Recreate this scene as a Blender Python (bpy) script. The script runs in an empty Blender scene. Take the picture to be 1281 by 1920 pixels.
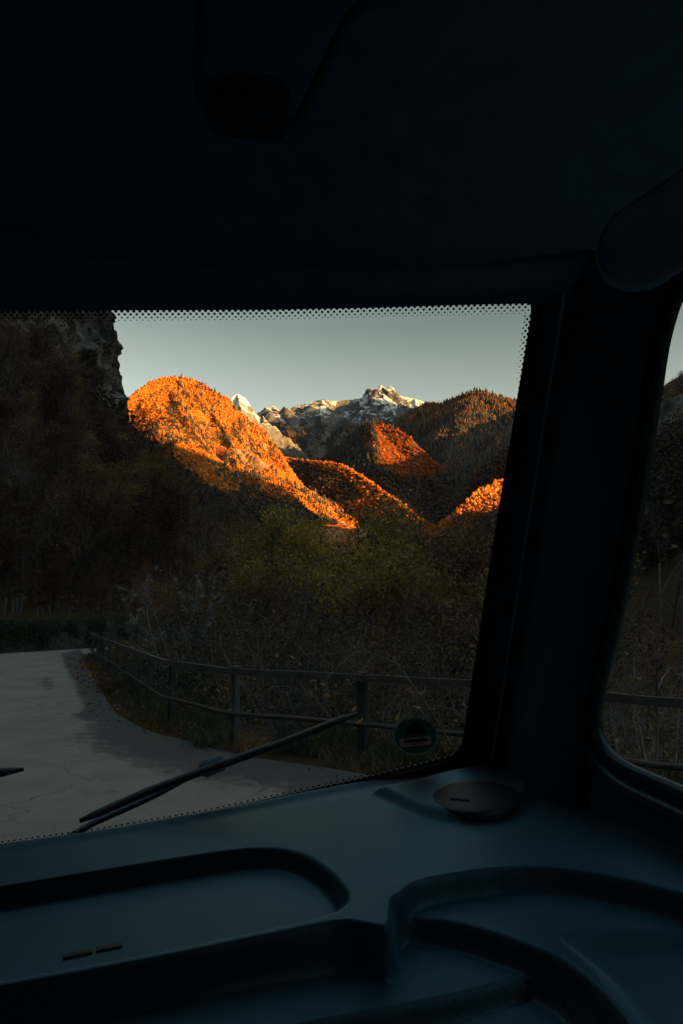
import bpy, bmesh, math, random
import numpy as np
from mathutils import Vector, Matrix

SC = bpy.context.scene
COL = SC.collection
random.seed(7)
RNG = np.random.default_rng(7)

# ------------------------------------------------------------------ camera
CAM_H = 1.85
F = 1280.0                      # focal length in photo pixels (24 mm on a 36 mm high frame)
PITCH = math.atan(190.0 / F)
cam = bpy.data.cameras.new("camera")
cam.sensor_fit = 'VERTICAL'
cam.sensor_height = 36.0
cam.sensor_width = 24.0
cam.lens = 24.0
cam.clip_start = 0.02
cam.clip_end = 30000.0
camo = bpy.data.objects.new("camera", cam)
COL.objects.link(camo)
camo.location = (0, 0, CAM_H)
camo.rotation_euler = (math.radians(90) + PITCH, 0, 0)
SC.camera = camo

# ------------------------------------------------------------------ light
SUN_AZ, SUN_EL = math.radians(118.0), math.radians(6.0)      # azimuth clockwise from +y
SUN_DIR = Vector((math.sin(SUN_AZ) * math.cos(SUN_EL), math.cos(SUN_AZ) * math.cos(SUN_EL), math.sin(SUN_EL)))
sl = bpy.data.lights.new("sun", 'SUN')
sl.energy = 5.0
sl.angle = math.radians(0.5)
sl.color = (1.0, 0.49, 0.13)
so = bpy.data.objects.new("sun", sl)
COL.objects.link(so)
so.rotation_euler = SUN_DIR.to_track_quat('Z', 'Y').to_euler()

W = bpy.data.worlds.new("World")
SC.world = W
W.use_nodes = True
nt = W.node_tree
nt.nodes.clear()
sky = nt.nodes.new('ShaderNodeTexSky')
sky.sky_type = 'NISHITA'
sky.sun_disc = False
sky.sun_elevation = SUN_EL
sky.sun_rotation = SUN_AZ
sky.altitude = 600
sky.air_density = 1.0
sky.dust_density = 2.0
sky.ozone_density = 1.0
hs = nt.nodes.new('ShaderNodeHueSaturation')
hs.inputs['Saturation'].default_value = 0.30
bg = nt.nodes.new('ShaderNodeBackground')
bg.inputs['Strength'].default_value = 0.05
wo = nt.nodes.new('ShaderNodeOutputWorld')
nt.links.new(sky.outputs[0], hs.inputs['Color'])
gm = nt.nodes.new('ShaderNodeGamma')
gm.inputs['Gamma'].default_value = 1.2
tint = nt.nodes.new('ShaderNodeMix'); tint.data_type = 'RGBA'; tint.blend_type = 'MULTIPLY'
tint.inputs[0].default_value = 1.0
tint.inputs[7].default_value = (1.0, 1.06, 0.97, 1)
nt.links.new(hs.outputs[0], gm.inputs[0])
nt.links.new(gm.outputs[0], tint.inputs[6])
# clear band over the ridges; unseen zenith boosted to light road and shade
geo = nt.nodes.new('ShaderNodeTexCoord')
sxyz = nt.nodes.new('ShaderNodeSeparateXYZ')
nt.links.new(geo.outputs['Generated'], sxyz.inputs[0])
er_ = nt.nodes.new('ShaderNodeValToRGB')
nt.links.new(sxyz.outputs[2], er_.inputs[0])
ee = er_.color_ramp.elements
SKYR = [(0.0, (1.12, 1.0, 0.86)), (0.26, (1.02, 0.94, 0.84)), (0.33, (0.78, 0.745, 0.69)), (0.40, (0.53, 0.545, 0.505)), (0.55, (0.62, 0.68, 0.70)), (0.8, (0.95, 1.08, 1.2)), (1.0, (1.0, 1.15, 1.3))]
while len(ee) < len(SKYR): ee.new(0.5)
for k_, (p_, c_) in enumerate(SKYR):
    ee[k_].position = p_; ee[k_].color = (*c_, 1)
zenith_boost = nt.nodes.new('ShaderNodeMix'); zenith_boost.data_type = 'RGBA'; zenith_boost.blend_type = 'MULTIPLY'
zenith_boost.inputs[0].default_value = 1.0
nt.links.new(tint.outputs[2], zenith_boost.inputs[6]); nt.links.new(er_.outputs[0], zenith_boost.inputs[7])
nt.links.new(zenith_boost.outputs[2], bg.inputs[0])
nt.links.new(bg.outputs[0], wo.inputs[0])

SC.view_settings.view_transform = 'Standard'
SC.view_settings.look = 'None'
SC.view_settings.gamma = 1.0
SC.view_settings.exposure = 2.52
SC.render.engine = 'CYCLES'
SC.cycles.use_denoising = True
SC.cycles.max_bounces = 6
SC.cycles.diffuse_bounces = 3
SC.cycles.glossy_bounces = 2
SC.cycles.transparent_max_bounces = 12
SC.cycles.sample_clamp_indirect = 4.0

# ------------------------------------------------------------------ helpers
CP, SP = math.cos(PITCH), math.sin(PITCH)


def ray(px, py):
    cx = (px - 640.5) / F
    cy = -(py - 960.0) / F
    return np.array([cx, CP - cy * SP, SP + cy * CP])


def P(px, py, D):
    """World point seen at photo pixel (px, py) at the distance D along +y."""
    d = ray(px, py)
    d = d * (D / d[1])
    return np.array([d[0], d[1], d[2] + CAM_H])


def PZ(px, py, z):
    """World point seen at photo pixel (px, py) at height z."""
    d = ray(px, py)
    k = (z - CAM_H) / d[2]
    return np.array([d[0] * k, d[1] * k, z])


def link(o, parent=None):
    COL.objects.link(o)
    if parent is not None:
        o.parent = parent
    return o


def tag(o, label=None, cat=None, group=None, kind=None):
    if label: o["label"] = label
    if cat: o["category"] = cat
    if group: o["group"] = group
    if kind: o["kind"] = kind
    return o


def empty(name, loc=(0, 0, 0), rz=0.0):
    o = bpy.data.objects.new(name, None)
    o.empty_display_size = 0.2
    o.location = loc
    o.rotation_euler = (0, 0, rz)
    return link(o)


def mesh_np(name, V, Fq, mats, parent=None, smooth=True, mat_idx=None):
    """V (n,3), Fq (m,k) equal-sized faces, or a list of such arrays."""
    me = bpy.data.meshes.new(name)
    V = np.asarray(V, dtype=np.float32)
    fl = Fq if isinstance(Fq, list) else [Fq]
    fl = [np.asarray(f, dtype=np.int32) for f in fl if len(f)]
    me.vertices.add(len(V))
    me.vertices.foreach_set("co", V.ravel())
    nl = sum(f.size for f in fl)
    npol = sum(len(f) for f in fl)
    me.loops.add(nl)
    me.loops.foreach_set("vertex_index", np.concatenate([f.ravel() for f in fl]))
    me.polygons.add(npol)
    tot = np.concatenate([np.full(len(f), f.shape[1], dtype=np.int32) for f in fl])
    start = np.concatenate([[0], np.cumsum(tot)[:-1]]).astype(np.int32)
    me.polygons.foreach_set("loop_start", start)
    if mat_idx is not None:
        me.polygons.foreach_set("material_index", np.asarray(mat_idx, dtype=np.int32))
    me.polygons.foreach_set("use_smooth", np.full(npol, bool(smooth)))
    me.update(calc_edges=True)
    me.validate()
    for m in (mats if isinstance(mats, (list, tuple)) else [mats]):
        me.materials.append(m)
    o = bpy.data.objects.new(name, me)
    return link(o, parent)


class MB:
    """Collects shapes into one mesh."""
    def __init__(s):
        s.v = []; s.f = []; s.n = 0

    def add(s, V, Fs):
        for f in Fs:
            s.f.append(tuple(int(i) + s.n for i in f))
        s.v.extend([tuple(p) for p in V])
        s.n += len(V)

    def box(s, c, size, R=None):
        hx, hy, hz = size[0] / 2, size[1] / 2, size[2] / 2
        V = np.array([(x, y, z) for x in (-hx, hx) for y in (-hy, hy) for z in (-hz, hz)])
        if R is not None: V = V @ np.asarray(R).T
        V = V + np.asarray(c)
        s.add(V, [(0, 1, 3, 2), (4, 6, 7, 5), (0, 4, 5, 1), (2, 3, 7, 6), (0, 2, 6, 4), (1, 5, 7, 3)])

    def tube(s, pts, rad, n=8, cap=True, sx=1.0, sy=1.0, up=None):
        pts = np.asarray(pts, dtype=float)
        m = len(pts)
        rad = np.full(m, rad) if np.isscalar(rad) else np.asarray(rad)
        T = np.gradient(pts, axis=0)
        T /= (np.linalg.norm(T, axis=1, keepdims=True) + 1e-12)
        ref = np.array(up if up is not None else ((0, 0, 1.0) if abs(T[0][2]) < 0.9 else (1.0, 0, 0)))
        V = []
        for i in range(m):
            a = np.cross(T[i], ref); a /= (np.linalg.norm(a) + 1e-12)
            b = np.cross(a, T[i])
            if up is None: ref = b
            for k in range(n):
                t = 2 * math.pi * (k + 0.5) / n
                V.append(pts[i] + rad[i] * (sx * math.cos(t) * a + sy * math.sin(t) * b))
        Fs = [(i * n + k, i * n + (k + 1) % n, (i + 1) * n + (k + 1) % n, (i + 1) * n + k) for i in range(m - 1) for k in range(n)]
        if cap:
            Fs.append(tuple(range(n))[::-1]); Fs.append(tuple((m - 1) * n + k for k in range(n)))
        s.add(V, Fs)

    def bar(s, pts, w, h):
        """Rectangular section bar along pts, w across, h up."""
        r2 = math.sqrt(2)
        s.tube(pts, 1.0, n=4, sx=w / r2, sy=h / r2, up=(0, 0, 1))

    def build(s, name, mat, parent=None, smooth=False, bevel=0.0):
        me = bpy.data.meshes.new(name)
        me.from_pydata([tuple(map(float, p)) for p in s.v], [], s.f)
        me.validate(); me.update()
        me.materials.append(mat)
        if smooth:
            me.polygons.foreach_set("use_smooth", [True] * len(me.polygons))
        o = bpy.data.objects.new(name, me)
        link(o, parent)
        if bevel:
            b = o.modifiers.new("bevel", 'BEVEL'); b.width = bevel; b.segments = 2; b.limit_method = 'ANGLE'
        return o


def _hash(ix, iy, seed):
    h = (ix.astype(np.int64) * 374761393 + iy.astype(np.int64) * 668265263 + seed * 1274126177) & 0xFFFFFFFF
    h = ((h ^ (h >> 13)) * 1274126177) & 0xFFFFFFFF
    h = h ^ (h >> 16)
    return (h & 0xFFFFFF) / float(0xFFFFFF)


def vnoise(x, y, seed=0):
    ix = np.floor(x); iy = np.floor(y)
    fx = x - ix; fy = y - iy
    fx = fx * fx * fx * (fx * (fx * 6 - 15) + 10); fy = fy * fy * fy * (fy * (fy * 6 - 15) + 10)
    a = _hash(ix, iy, seed); b = _hash(ix + 1, iy, seed); c = _hash(ix, iy + 1, seed); d = _hash(ix + 1, iy + 1, seed)
    return (a * (1 - fx) + b * fx) * (1 - fy) + (c * (1 - fx) + d * fx) * fy


def fbm(x, y, seed=0, octv=5, ridged=False):
    s = 0.0; a = 0.5; t = 0.0
    x = np.asarray(x, float); y = np.asarray(y, float)
    for o in range(octv):
        n = vnoise(x, y, seed + o * 17)
        if ridged: n = 1 - np.abs(2 * n - 1)
        s = s + a * n; t += a
        a *= 0.5
        x, y = (0.8 * x - 0.6 * y) * 2.03, (0.6 * x + 0.8 * y) * 2.03
    return s / t


def sstep(a, b, x):
    t = np.clip((x - a) / (b - a), 0, 1)
    return t * t * (3 - 2 * t)


def sdist_line(poly, x, y):
    """Distance to an open polyline, signed: + on its right hand side (walking along it)."""
    best = np.full(x.shape, 1e18); sgn = np.ones(x.shape)
    poly = np.asarray(poly, float)
    for (x0, y0), (x1, y1) in zip(poly[:-1], poly[1:]):
        dx, dy = x1 - x0, y1 - y0
        t = np.clip(((x - x0) * dx + (y - y0) * dy) / (dx * dx + dy * dy), 0, 1)
        ex = x - (x0 + t * dx); ey = y - (y0 + t * dy)
        d = ex * ex + ey * ey
        cr = dx * (y - y0) - dy * (x - x0)
        m = d < best
        best = np.where(m, d, best); sgn = np.where(m, np.where(cr < 0, 1.0, -1.0), sgn)
    return np.sqrt(best) * sgn


def sdist_poly(poly, x, y):
    """Signed distance to a closed polygon, + inside."""
    poly = np.asarray(poly, float)
    best = np.full(x.shape, 1e18); inside = np.zeros(x.shape, bool)
    n = len(poly)
    for i in range(n):
        x0, y0 = poly[i]; x1, y1 = poly[(i + 1) % n]
        dx, dy = x1 - x0, y1 - y0
        t = np.clip(((x - x0) * dx + (y - y0) * dy) / (dx * dx + dy * dy + 1e-18), 0, 1)
        d = (x - x0 - t * dx) ** 2 + (y - y0 - t * dy) ** 2
        best = np.minimum(best, d)
        c = ((y0 > y) != (y1 > y)) & (x < dx * (y - y0) / (dy if abs(dy) > 1e-12 else 1e-12) + x0)
        inside ^= c
    return np.where(inside, 1, -1) * np.sqrt(best)


def resample(pts, step):
    pts = np.asarray(pts, float)
    d = np.concatenate([[0], np.cumsum(np.linalg.norm(np.diff(pts, axis=0), axis=1))])
    n = max(2, int(round(d[-1] / step)) + 1)
    t = np.linspace(0, d[-1], n)
    return np.stack([np.interp(t, d, pts[:, k]) for k in range(pts.shape[1])], 1)


def smooth_pts(pts, it=2):
    pts = np.asarray(pts, float)
    for _ in range(it):                       # Chaikin
        q = [pts[0]]
        for a, b in zip(pts[:-1], pts[1:]):
            q += [0.75 * a + 0.25 * b, 0.25 * a + 0.75 * b]
        q.append(pts[-1]); pts = np.array(q)
    return pts


def grid_faces(nu, nv):
    i = np.arange(nu - 1)[:, None] * nv + np.arange(nv - 1)[None, :]
    i = i.ravel()
    return np.stack([i, i + nv, i + nv + 1, i + 1], 1)


# ------------------------------------------------------------------ materials
class M:
    def __init__(s, name):
        s.m = bpy.data.materials.new(name); s.m.use_nodes = True
        s.t = s.m.node_tree; s.t.nodes.clear()
        s.out = s.n('ShaderNodeOutputMaterial')
        s.b = s.n('ShaderNodeBsdfPrincipled')
        s.l(s.b.outputs[0], s.out.inputs[0])

    def n(s, t, **kw):
        x = s.t.nodes.new(t)
        for k, v in kw.items():
            setattr(x, k, v)
        return x

    def l(s, a, b): s.t.links.new(a, b)

    def coord(s, which='Object'):
        return s.n('ShaderNodeTexCoord').outputs[which]

    def pos(s):
        return s.n('ShaderNodeNewGeometry').outputs['Position']

    def noise(s, vec, scale, detail=4, rough=0.55, stretch=None, dist=0.0):
        if stretch is not None:
            mp = s.n('ShaderNodeMapping'); mp.inputs['Scale'].default_value = stretch
            s.l(vec, mp.inputs[0]); vec = mp.outputs[0]
        x = s.n('ShaderNodeTexNoise'); x.inputs['Scale'].default_value = scale
        x.inputs['Detail'].default_value = detail; x.inputs['Roughness'].default_value = rough
        x.inputs['Distortion'].default_value = dist
        s.l(vec, x.inputs['Vector'])
        return x.outputs['Fac']

    def ramp(s, fac, stops, interp='LINEAR'):
        r = s.n('ShaderNodeValToRGB'); r.color_ramp.interpolation = interp
        e = r.color_ramp.elements
        while len(e) < len(stops): e.new(0.5)
        for k, (p, c) in enumerate(stops):
            e[k].position = p
            e[k].color = (c, c, c, 1) if np.isscalar(c) else (*c, 1)
        s.l(fac, r.inputs[0])
        return r.outputs[0]

    def mix(s, fac, a, b, mode='MIX'):
        x = s.n('ShaderNodeMix', data_type='RGBA', blend_type=mode)
        for v, i in ((fac, 0), (a, 6), (b, 7)):
            if isinstance(v, (int, float)): x.inputs[i].default_value = v
            elif isinstance(v, tuple): x.inputs[i].default_value = (*v, 1)
            else: s.l(v, x.inputs[i])
        return x.outputs[2]

    def math(s, op, a, b=0.0):
        x = s.n('ShaderNodeMath', operation=op)
        for i, v in enumerate((a, b)):
            if isinstance(v, (int, float)): x.inputs[i].default_value = v
            else: s.l(v, x.inputs[i])
        return x.outputs[0]

    def col(s, c):
        if isinstance(c, tuple): s.b.inputs['Base Color'].default_value = (*c, 1)
        else: s.l(c, s.b.inputs['Base Color'])
        return s

    def rough(s, r, spec=0.3):
        if isinstance(r, (int, float)): s.b.inputs['Roughness'].default_value = r
        else: s.l(r, s.b.inputs['Roughness'])
        s.b.inputs['Specular IOR Level'].default_value = spec
        return s

    def bump(s, h, strength=0.3, dist=0.02):
        x = s.n('ShaderNodeBump'); x.inputs['Strength'].default_value = strength; x.inputs['Distance'].default_value = dist
        s.l(h, x.inputs['Height']); s.l(x.outputs[0], s.b.inputs['Normal'])
        return s


def leaf_mat(name, stops, scale=0.12, var=0.5, transl=0.25):
    """Foliage colour by patch noise in world space and by single leaf."""
    if name.startswith('leaves_'): stops = [(p, tuple(min(0.7, x * k) for x, k in zip(c, (1.3, 1.35, 1.5)))) for p, c in stops]
    m = M(name)
    g = m.n('ShaderNodeNewGeometry')
    oi = m.n('ShaderNodeObjectInfo')
    n1 = m.noise(g.outputs['Position'], scale, 3)
    f = m.math('ADD', m.math('MULTIPLY', g.outputs['Random Per Island'], var * 0.6), m.math('MULTIPLY', n1, 1 - var * 0.6))
    f = m.math('ADD', f, m.math('MULTIPLY', m.math('SUBTRACT', oi.outputs['Random'], 0.5), 0.45))
    c = m.ramp(f, stops)
    m.col(c).rough(0.6, 0.25)
    if transl:
        tr = m.n('ShaderNodeBsdfTranslucent'); m.l(c, tr.inputs[0])
        mx = m.n('ShaderNodeMixShader'); mx.inputs[0].default_value = transl
        m.l(m.b.outputs[0], mx.inputs[1]); m.l(tr.outputs[0], mx.inputs[2]); m.l(mx.outputs[0], m.out.inputs[0])
    return m.m


def bark_mat(name, a, b, scale=3.0):
    m = M(name)
    v = m.coord()
    n = m.noise(v, scale, 5, stretch=(4, 4, 0.8))
    m.col(m.ramp(n, [(0.3, a), (0.7, b)])).rough(0.85, 0.15).bump(n, 0.5, 0.02)
    return m.m


def plain(name, c, r=0.5, spec=0.4, nscale=40, var=0.25, bump=0.0, bscale=600, metallic=0.0):
    m = M(name)
    v = m.coord()
    n = m.noise(v, nscale, 4)
    lo = tuple(x * (1 - var) for x in c); hi = tuple(min(1, x * (1 + var)) for x in c)
    m.col(m.ramp(n, [(0.25, lo), (0.75, hi)]))
    m.rough(r, spec)
    m.b.inputs['Metallic'].default_value = metallic
    if bump:
        m.bump(m.noise(v, bscale, 2), bump, 0.001)
    return m.m


MAT = {}
MAT['dash'] = plain('dash_plastic', (0.017, 0.055, 0.085), 0.5, 0.0, 14, 0.22, 0.35, 700)
MAT['trim'] = plain('dark_trim_plastic', (0.036, 0.075, 0.105), 0.5, 0.4, 20, 0.2, 0.2, 900)
MAT['lining'] = plain('roof_lining_cloth', (0.10, 0.24, 0.36), 0.9, 0.1, 30, 0.2, 0.3, 700)
MAT['rubber'] = plain('black_rubber', (0.012, 0.014, 0.016), 0.45, 0.4, 30, 0.2)
MAT['seal'] = plain('seal_rubber', (0.03, 0.045, 0.055), 0.38, 0.5, 30, 0.2)
MAT['frit'] = plain('black_enamel', (0.008, 0.010, 0.012), 0.6, 0.2, 30, 0.1)
MAT['seam'] = plain('seam_highlight', (0.6, 0.68, 0.72), 0.35, 0.5, 30, 0.2)  # pale colour paints the highlight along the seam edge
MAT['paint'] = plain('van_paint', (0.55, 0.55, 0.55), 0.4, 0.5, 3, 0.05)

for k_ in ('dash', 'trim', 'seal'):
    pb_ = next(n for n in MAT[k_].node_tree.nodes if n.type == 'BSDF_PRINCIPLED')
    pb_.inputs['Specular Tint'].default_value = (0.50, 0.90, 1.0, 1)

t_ = MAT['dash'].node_tree
pb_ = next(n for n in t_.nodes if n.type == 'BSDF_PRINCIPLED'); ou_ = next(n for n in t_.nodes if n.type == 'OUTPUT_MATERIAL')
sh_ = t_.nodes.new('ShaderNodeBsdfGlossy'); sh_.inputs['Color'].default_value = (0.36, 0.62, 0.74, 1); sh_.inputs['Roughness'].default_value = 0.42
fz_ = t_.nodes.new('ShaderNodeFresnel'); fz_.inputs[0].default_value = 1.5
mz_ = t_.nodes.new('ShaderNodeMixShader')
if pb_.inputs['Normal'].links:
    for q_ in (sh_, fz_): t_.links.new(pb_.inputs['Normal'].links[0].from_socket, q_.inputs['Normal'])
t_.links.new(fz_.outputs[0], mz_.inputs[0]); t_.links.new(pb_.outputs[0], mz_.inputs[1]); t_.links.new(sh_.outputs[0], mz_.inputs[2]); t_.links.new(mz_.outputs[0], ou_.inputs[0])

g = M('window_glass')
g.t.nodes.remove(g.b)
tr = g.n('ShaderNodeBsdfTransparent'); tr.inputs[0].default_value = (0.93, 0.96, 0.95, 1)
gl = g.n('ShaderNodeBsdfGlossy'); gl.inputs['Roughness'].default_value = 0.02
fr = g.n('ShaderNodeFresnel'); fr.inputs[0].default_value = 1.35
mx = g.n('ShaderNodeMixShader')
g.l(fr.outputs[0], mx.inputs[0]); g.l(tr.outputs[0], mx.inputs[1]); g.l(gl.outputs[0], mx.inputs[2]); du = g.n('ShaderNodeBsdfTranslucent'); du.inputs[0].default_value = (0.75, 0.9, 1.0, 1)
dn = g.noise(g.coord(), 7.0, 8, 0.75); dm = g.n('ShaderNodeMixShader')
g.l(g.ramp(dn, [(0.35, 0.004), (0.8, 0.016)]), dm.inputs[0])
g.l(mx.outputs[0], dm.inputs[1]); g.l(du.outputs[0], dm.inputs[2])
g.l(dm.outputs[0], g.out.inputs[0])
MAT['glass'] = g.m

# asphalt with stains of their own shape
m = M('asphalt')
v = m.pos()
n1 = m.noise(v, 34, 5, 0.8); n2 = m.noise(v, 0.9, 8, 0.72); n3 = m.noise(v, 5.0, 6, 0.7)
base = m.mix(m.ramp(n2, [(0.35, 0.0), (0.65, 1.0)]), (0.175, 0.153, 0.126), (0.285, 0.25, 0.206))
base = m.mix(m.ramp(n1, [(0.35, 0.0), (0.7, 0.45)]), base, (0.42, 0.385, 0.33))
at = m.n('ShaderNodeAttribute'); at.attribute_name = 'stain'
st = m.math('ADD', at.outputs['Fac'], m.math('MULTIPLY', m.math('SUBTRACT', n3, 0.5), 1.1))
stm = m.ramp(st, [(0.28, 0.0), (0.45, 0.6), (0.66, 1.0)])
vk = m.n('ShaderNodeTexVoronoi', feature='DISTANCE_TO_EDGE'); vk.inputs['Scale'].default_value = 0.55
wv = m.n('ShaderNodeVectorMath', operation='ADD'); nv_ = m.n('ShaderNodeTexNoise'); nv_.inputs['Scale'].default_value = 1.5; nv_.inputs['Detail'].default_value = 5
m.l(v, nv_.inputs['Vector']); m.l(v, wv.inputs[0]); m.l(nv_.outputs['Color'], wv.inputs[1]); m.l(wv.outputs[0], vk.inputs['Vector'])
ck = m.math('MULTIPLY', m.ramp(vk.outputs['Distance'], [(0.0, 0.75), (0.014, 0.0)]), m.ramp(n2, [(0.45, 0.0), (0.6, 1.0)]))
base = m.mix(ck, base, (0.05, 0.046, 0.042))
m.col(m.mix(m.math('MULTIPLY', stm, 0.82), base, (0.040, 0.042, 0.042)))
m.rough(0.8, 0.25).bump(n1, 1.0, 0.012)
MAT['asphalt'] = m.m

m = M('soil_and_leaves')
v = m.pos()
n1 = m.noise(v, 0.8, 6, 0.65); n2 = m.noise(v, 9, 5, 0.7)
c = m.ramp(n1, [(0.25, (0.018, 0.020, 0.010)), (0.5, (0.040, 0.026, 0.013)), (0.75, (0.065, 0.034, 0.014))])
c = m.mix(m.ramp(n2, [(0.4, 0.0), (0.75, 0.7)]), c, (0.10, 0.055, 0.022))
m.col(c).rough(0.9, 0.1).bump(n2, 0.8, 0.08)
MAT['soil'] = m.m

m = M('cliff_rock')
v = m.pos()
n1 = m.noise(v, 0.09, 6, 0.65, dist=0.6)
n2 = m.noise(v, 0.45, 8, 0.7, stretch=(1.0, 1.0, 0.35), dist=0.4)
vo = m.n('ShaderNodeTexVoronoi', feature='DISTANCE_TO_EDGE'); vo.inputs['Scale'].default_value = 0.3
mp = m.n('ShaderNodeMapping'); mp.inputs['Scale'].default_value = (1.2, 1.2, 0.55); mp.inputs['Rotation'].default_value = (0.35, 0.5, 0)
m.l(v, mp.inputs[0]); m.l(mp.outputs[0], vo.inputs['Vector'])
crack = m.ramp(vo.outputs['Distance'], [(0.0, 0.6), (0.05, 1.0)])
c = m.ramp(n1, [(0.36, (0.05, 0.047, 0.045)), (0.48, (0.15, 0.14, 0.13)), (0.56, (0.34, 0.30, 0.265)), (0.68, (0.12, 0.09, 0.075))])
c = m.mix(0.75, c, m.ramp(n2, [(0.3, 0.25), (0.65, 1.3)]), 'MULTIPLY')
c = m.mix(1.0, c, crack, 'MULTIPLY')
m.col(c).rough(0.9, 0.15).bump(m.math('ADD', n2, vo.outputs['Distance']), 1.0, 1.2)
MAT['rock'] = m.m


def mountain_mat(name, ground, rock, snow_z=None, snow_amt=0.5, rock_amt=0.5, scale=0.012):
    m = M(name)
    g = m.n('ShaderNodeNewGeometry'); v = g.outputs['Position']
    n1 = m.noise(v, scale, 7, 0.6); n2 = m.noise(v, scale * 6, 6, 0.7)
    sep = m.n('ShaderNodeSeparateXYZ'); m.l(g.outputs['True Normal'], sep.inputs[0])
    c = m.ramp(n2, [(0.3, ground[0]), (0.7, ground[1])])
    rf = m.math('ADD', m.math('MULTIPLY', m.math('SUBTRACT', 1.0, sep.outputs[2]), 1.0), m.math('MULTIPLY', n1, 0.5))
    rc = m.ramp(n2, [(0.3, rock[0]), (0.65, rock[1])])
    c = m.mix(m.ramp(rf, [(0.78 - rock_amt * 0.3, 0.0), (0.86 - rock_amt * 0.3, 1.0)]), c, rc)
    if snow_z is not None:
        sp = m.n('ShaderNodeSeparateXYZ'); m.l(v, sp.inputs[0])
        h = m.math('DIVIDE', m.math('SUBTRACT', sp.outputs[2], snow_z[0]), snow_z[1] - snow_z[0])
        n3 = m.noise(v, scale * 2.0, 8, 0.72)
        f = m.math('ADD', m.math('ADD', m.math('MULTIPLY', h, 0.4), n3), m.math('MULTIPLY', sep.outputs[2], 0.7))
        mr = m.n('ShaderNodeMapRange'); mr.inputs['From Min'].default_value = 1.35 - snow_amt * 0.5
        mr.inputs['From Max'].default_value = 1.40 - snow_amt * 0.5
        m.l(f, mr.inputs['Value'])
        hm = m.ramp(h, [(0.0, 0.0), (0.2, 1.0)])
        c = m.mix(m.math('MULTIPLY', mr.outputs[0], hm), c, (0.42, 0.44, 0.47))
    m.col(c).rough(0.9, 0.1).bump(n2, 0.8, 6.0)
    return m.m


MAT['leaf_shade'] = leaf_mat('forest_shade', [(0.15, (0.016, 0.010, 0.008)), (0.5, (0.032, 0.017, 0.010)), (0.85, (0.065, 0.027, 0.011))], 0.008, 0.5, 0.0)  # darker forest colour that paints shade onto the slopes
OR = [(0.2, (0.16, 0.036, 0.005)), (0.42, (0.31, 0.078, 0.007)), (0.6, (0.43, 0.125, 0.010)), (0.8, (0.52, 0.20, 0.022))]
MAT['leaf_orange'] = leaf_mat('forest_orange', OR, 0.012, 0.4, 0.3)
MAT['leaf_brown'] = leaf_mat('forest_brown', [(0.15, (0.06, 0.026, 0.010)), (0.5, (0.17, 0.058, 0.012)), (0.85, (0.32, 0.11, 0.016))], 0.004, 0.8, 0.0)  # brightened so the conifer mountain's tip looks sunlit
MAT['conifer'] = leaf_mat('forest_conifer', [(0.15, (0.012, 0.016, 0.013)), (0.6, (0.024, 0.025, 0.018)), (0.9, (0.07, 0.038, 0.014))], 0.003, 0.8, 0.0)

# ------------------------------------------------------------------ road lines (world plan)
def gz(px, py):
    p = PZ(px, py, 0.0); return (p[0], p[1])


EDGE_R = np.array([(15, -14), (9.2, 0), (5.4, 4.2), (2.7, 6.3)] +
                  [gz(*q) for q in ((640, 1445), (525, 1430), (425, 1412), (350, 1390), (280, 1372), (215, 1335), (208, 1318), (187, 1290), (171, 1259), (150, 1233))] +
                  [(-11.2, 32), (-10.5, 36), (-8.0, 43), (-3.5, 51), (2, 60), (4, 80), (0, 130), (0, 300), (0, 2500)])
EDGE_L = np.array([(0, -16), (-4.5, -4), (-7.3, 3), (-10, 9), (-12.6, 15), (-15, 22), (-16.1, 28), (-16.0, 31.6), (-14.6, 34.2), (-13.0, 37.5), (-11, 43), (-7, 53), (-4, 62), (-2, 82), (-6, 130), (-6, 300), (-6, 2500)])
EDGE_R = np.concatenate([smooth_pts(EDGE_R[:20], 1), EDGE_R[20:]])
EDGE_L = np.concatenate([smooth_pts(EDGE_L[:13], 1), EDGE_L[13:]])

# crest heights of the valley's right hand ridge: (y, height); heights shaped to cast the shade lines over the mountains
RIDGE_Y = [-3000, 0, 680, 775, 886, 1020, 1097, 1200, 1660, 1730, 1826, 2000, 2256, 3368, 3800]
RIDGE_H = [520, 520, 570, 515, 420, 350, 270, 225, 235, 530, 600, 620, 700, 1270, 1400]


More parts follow.
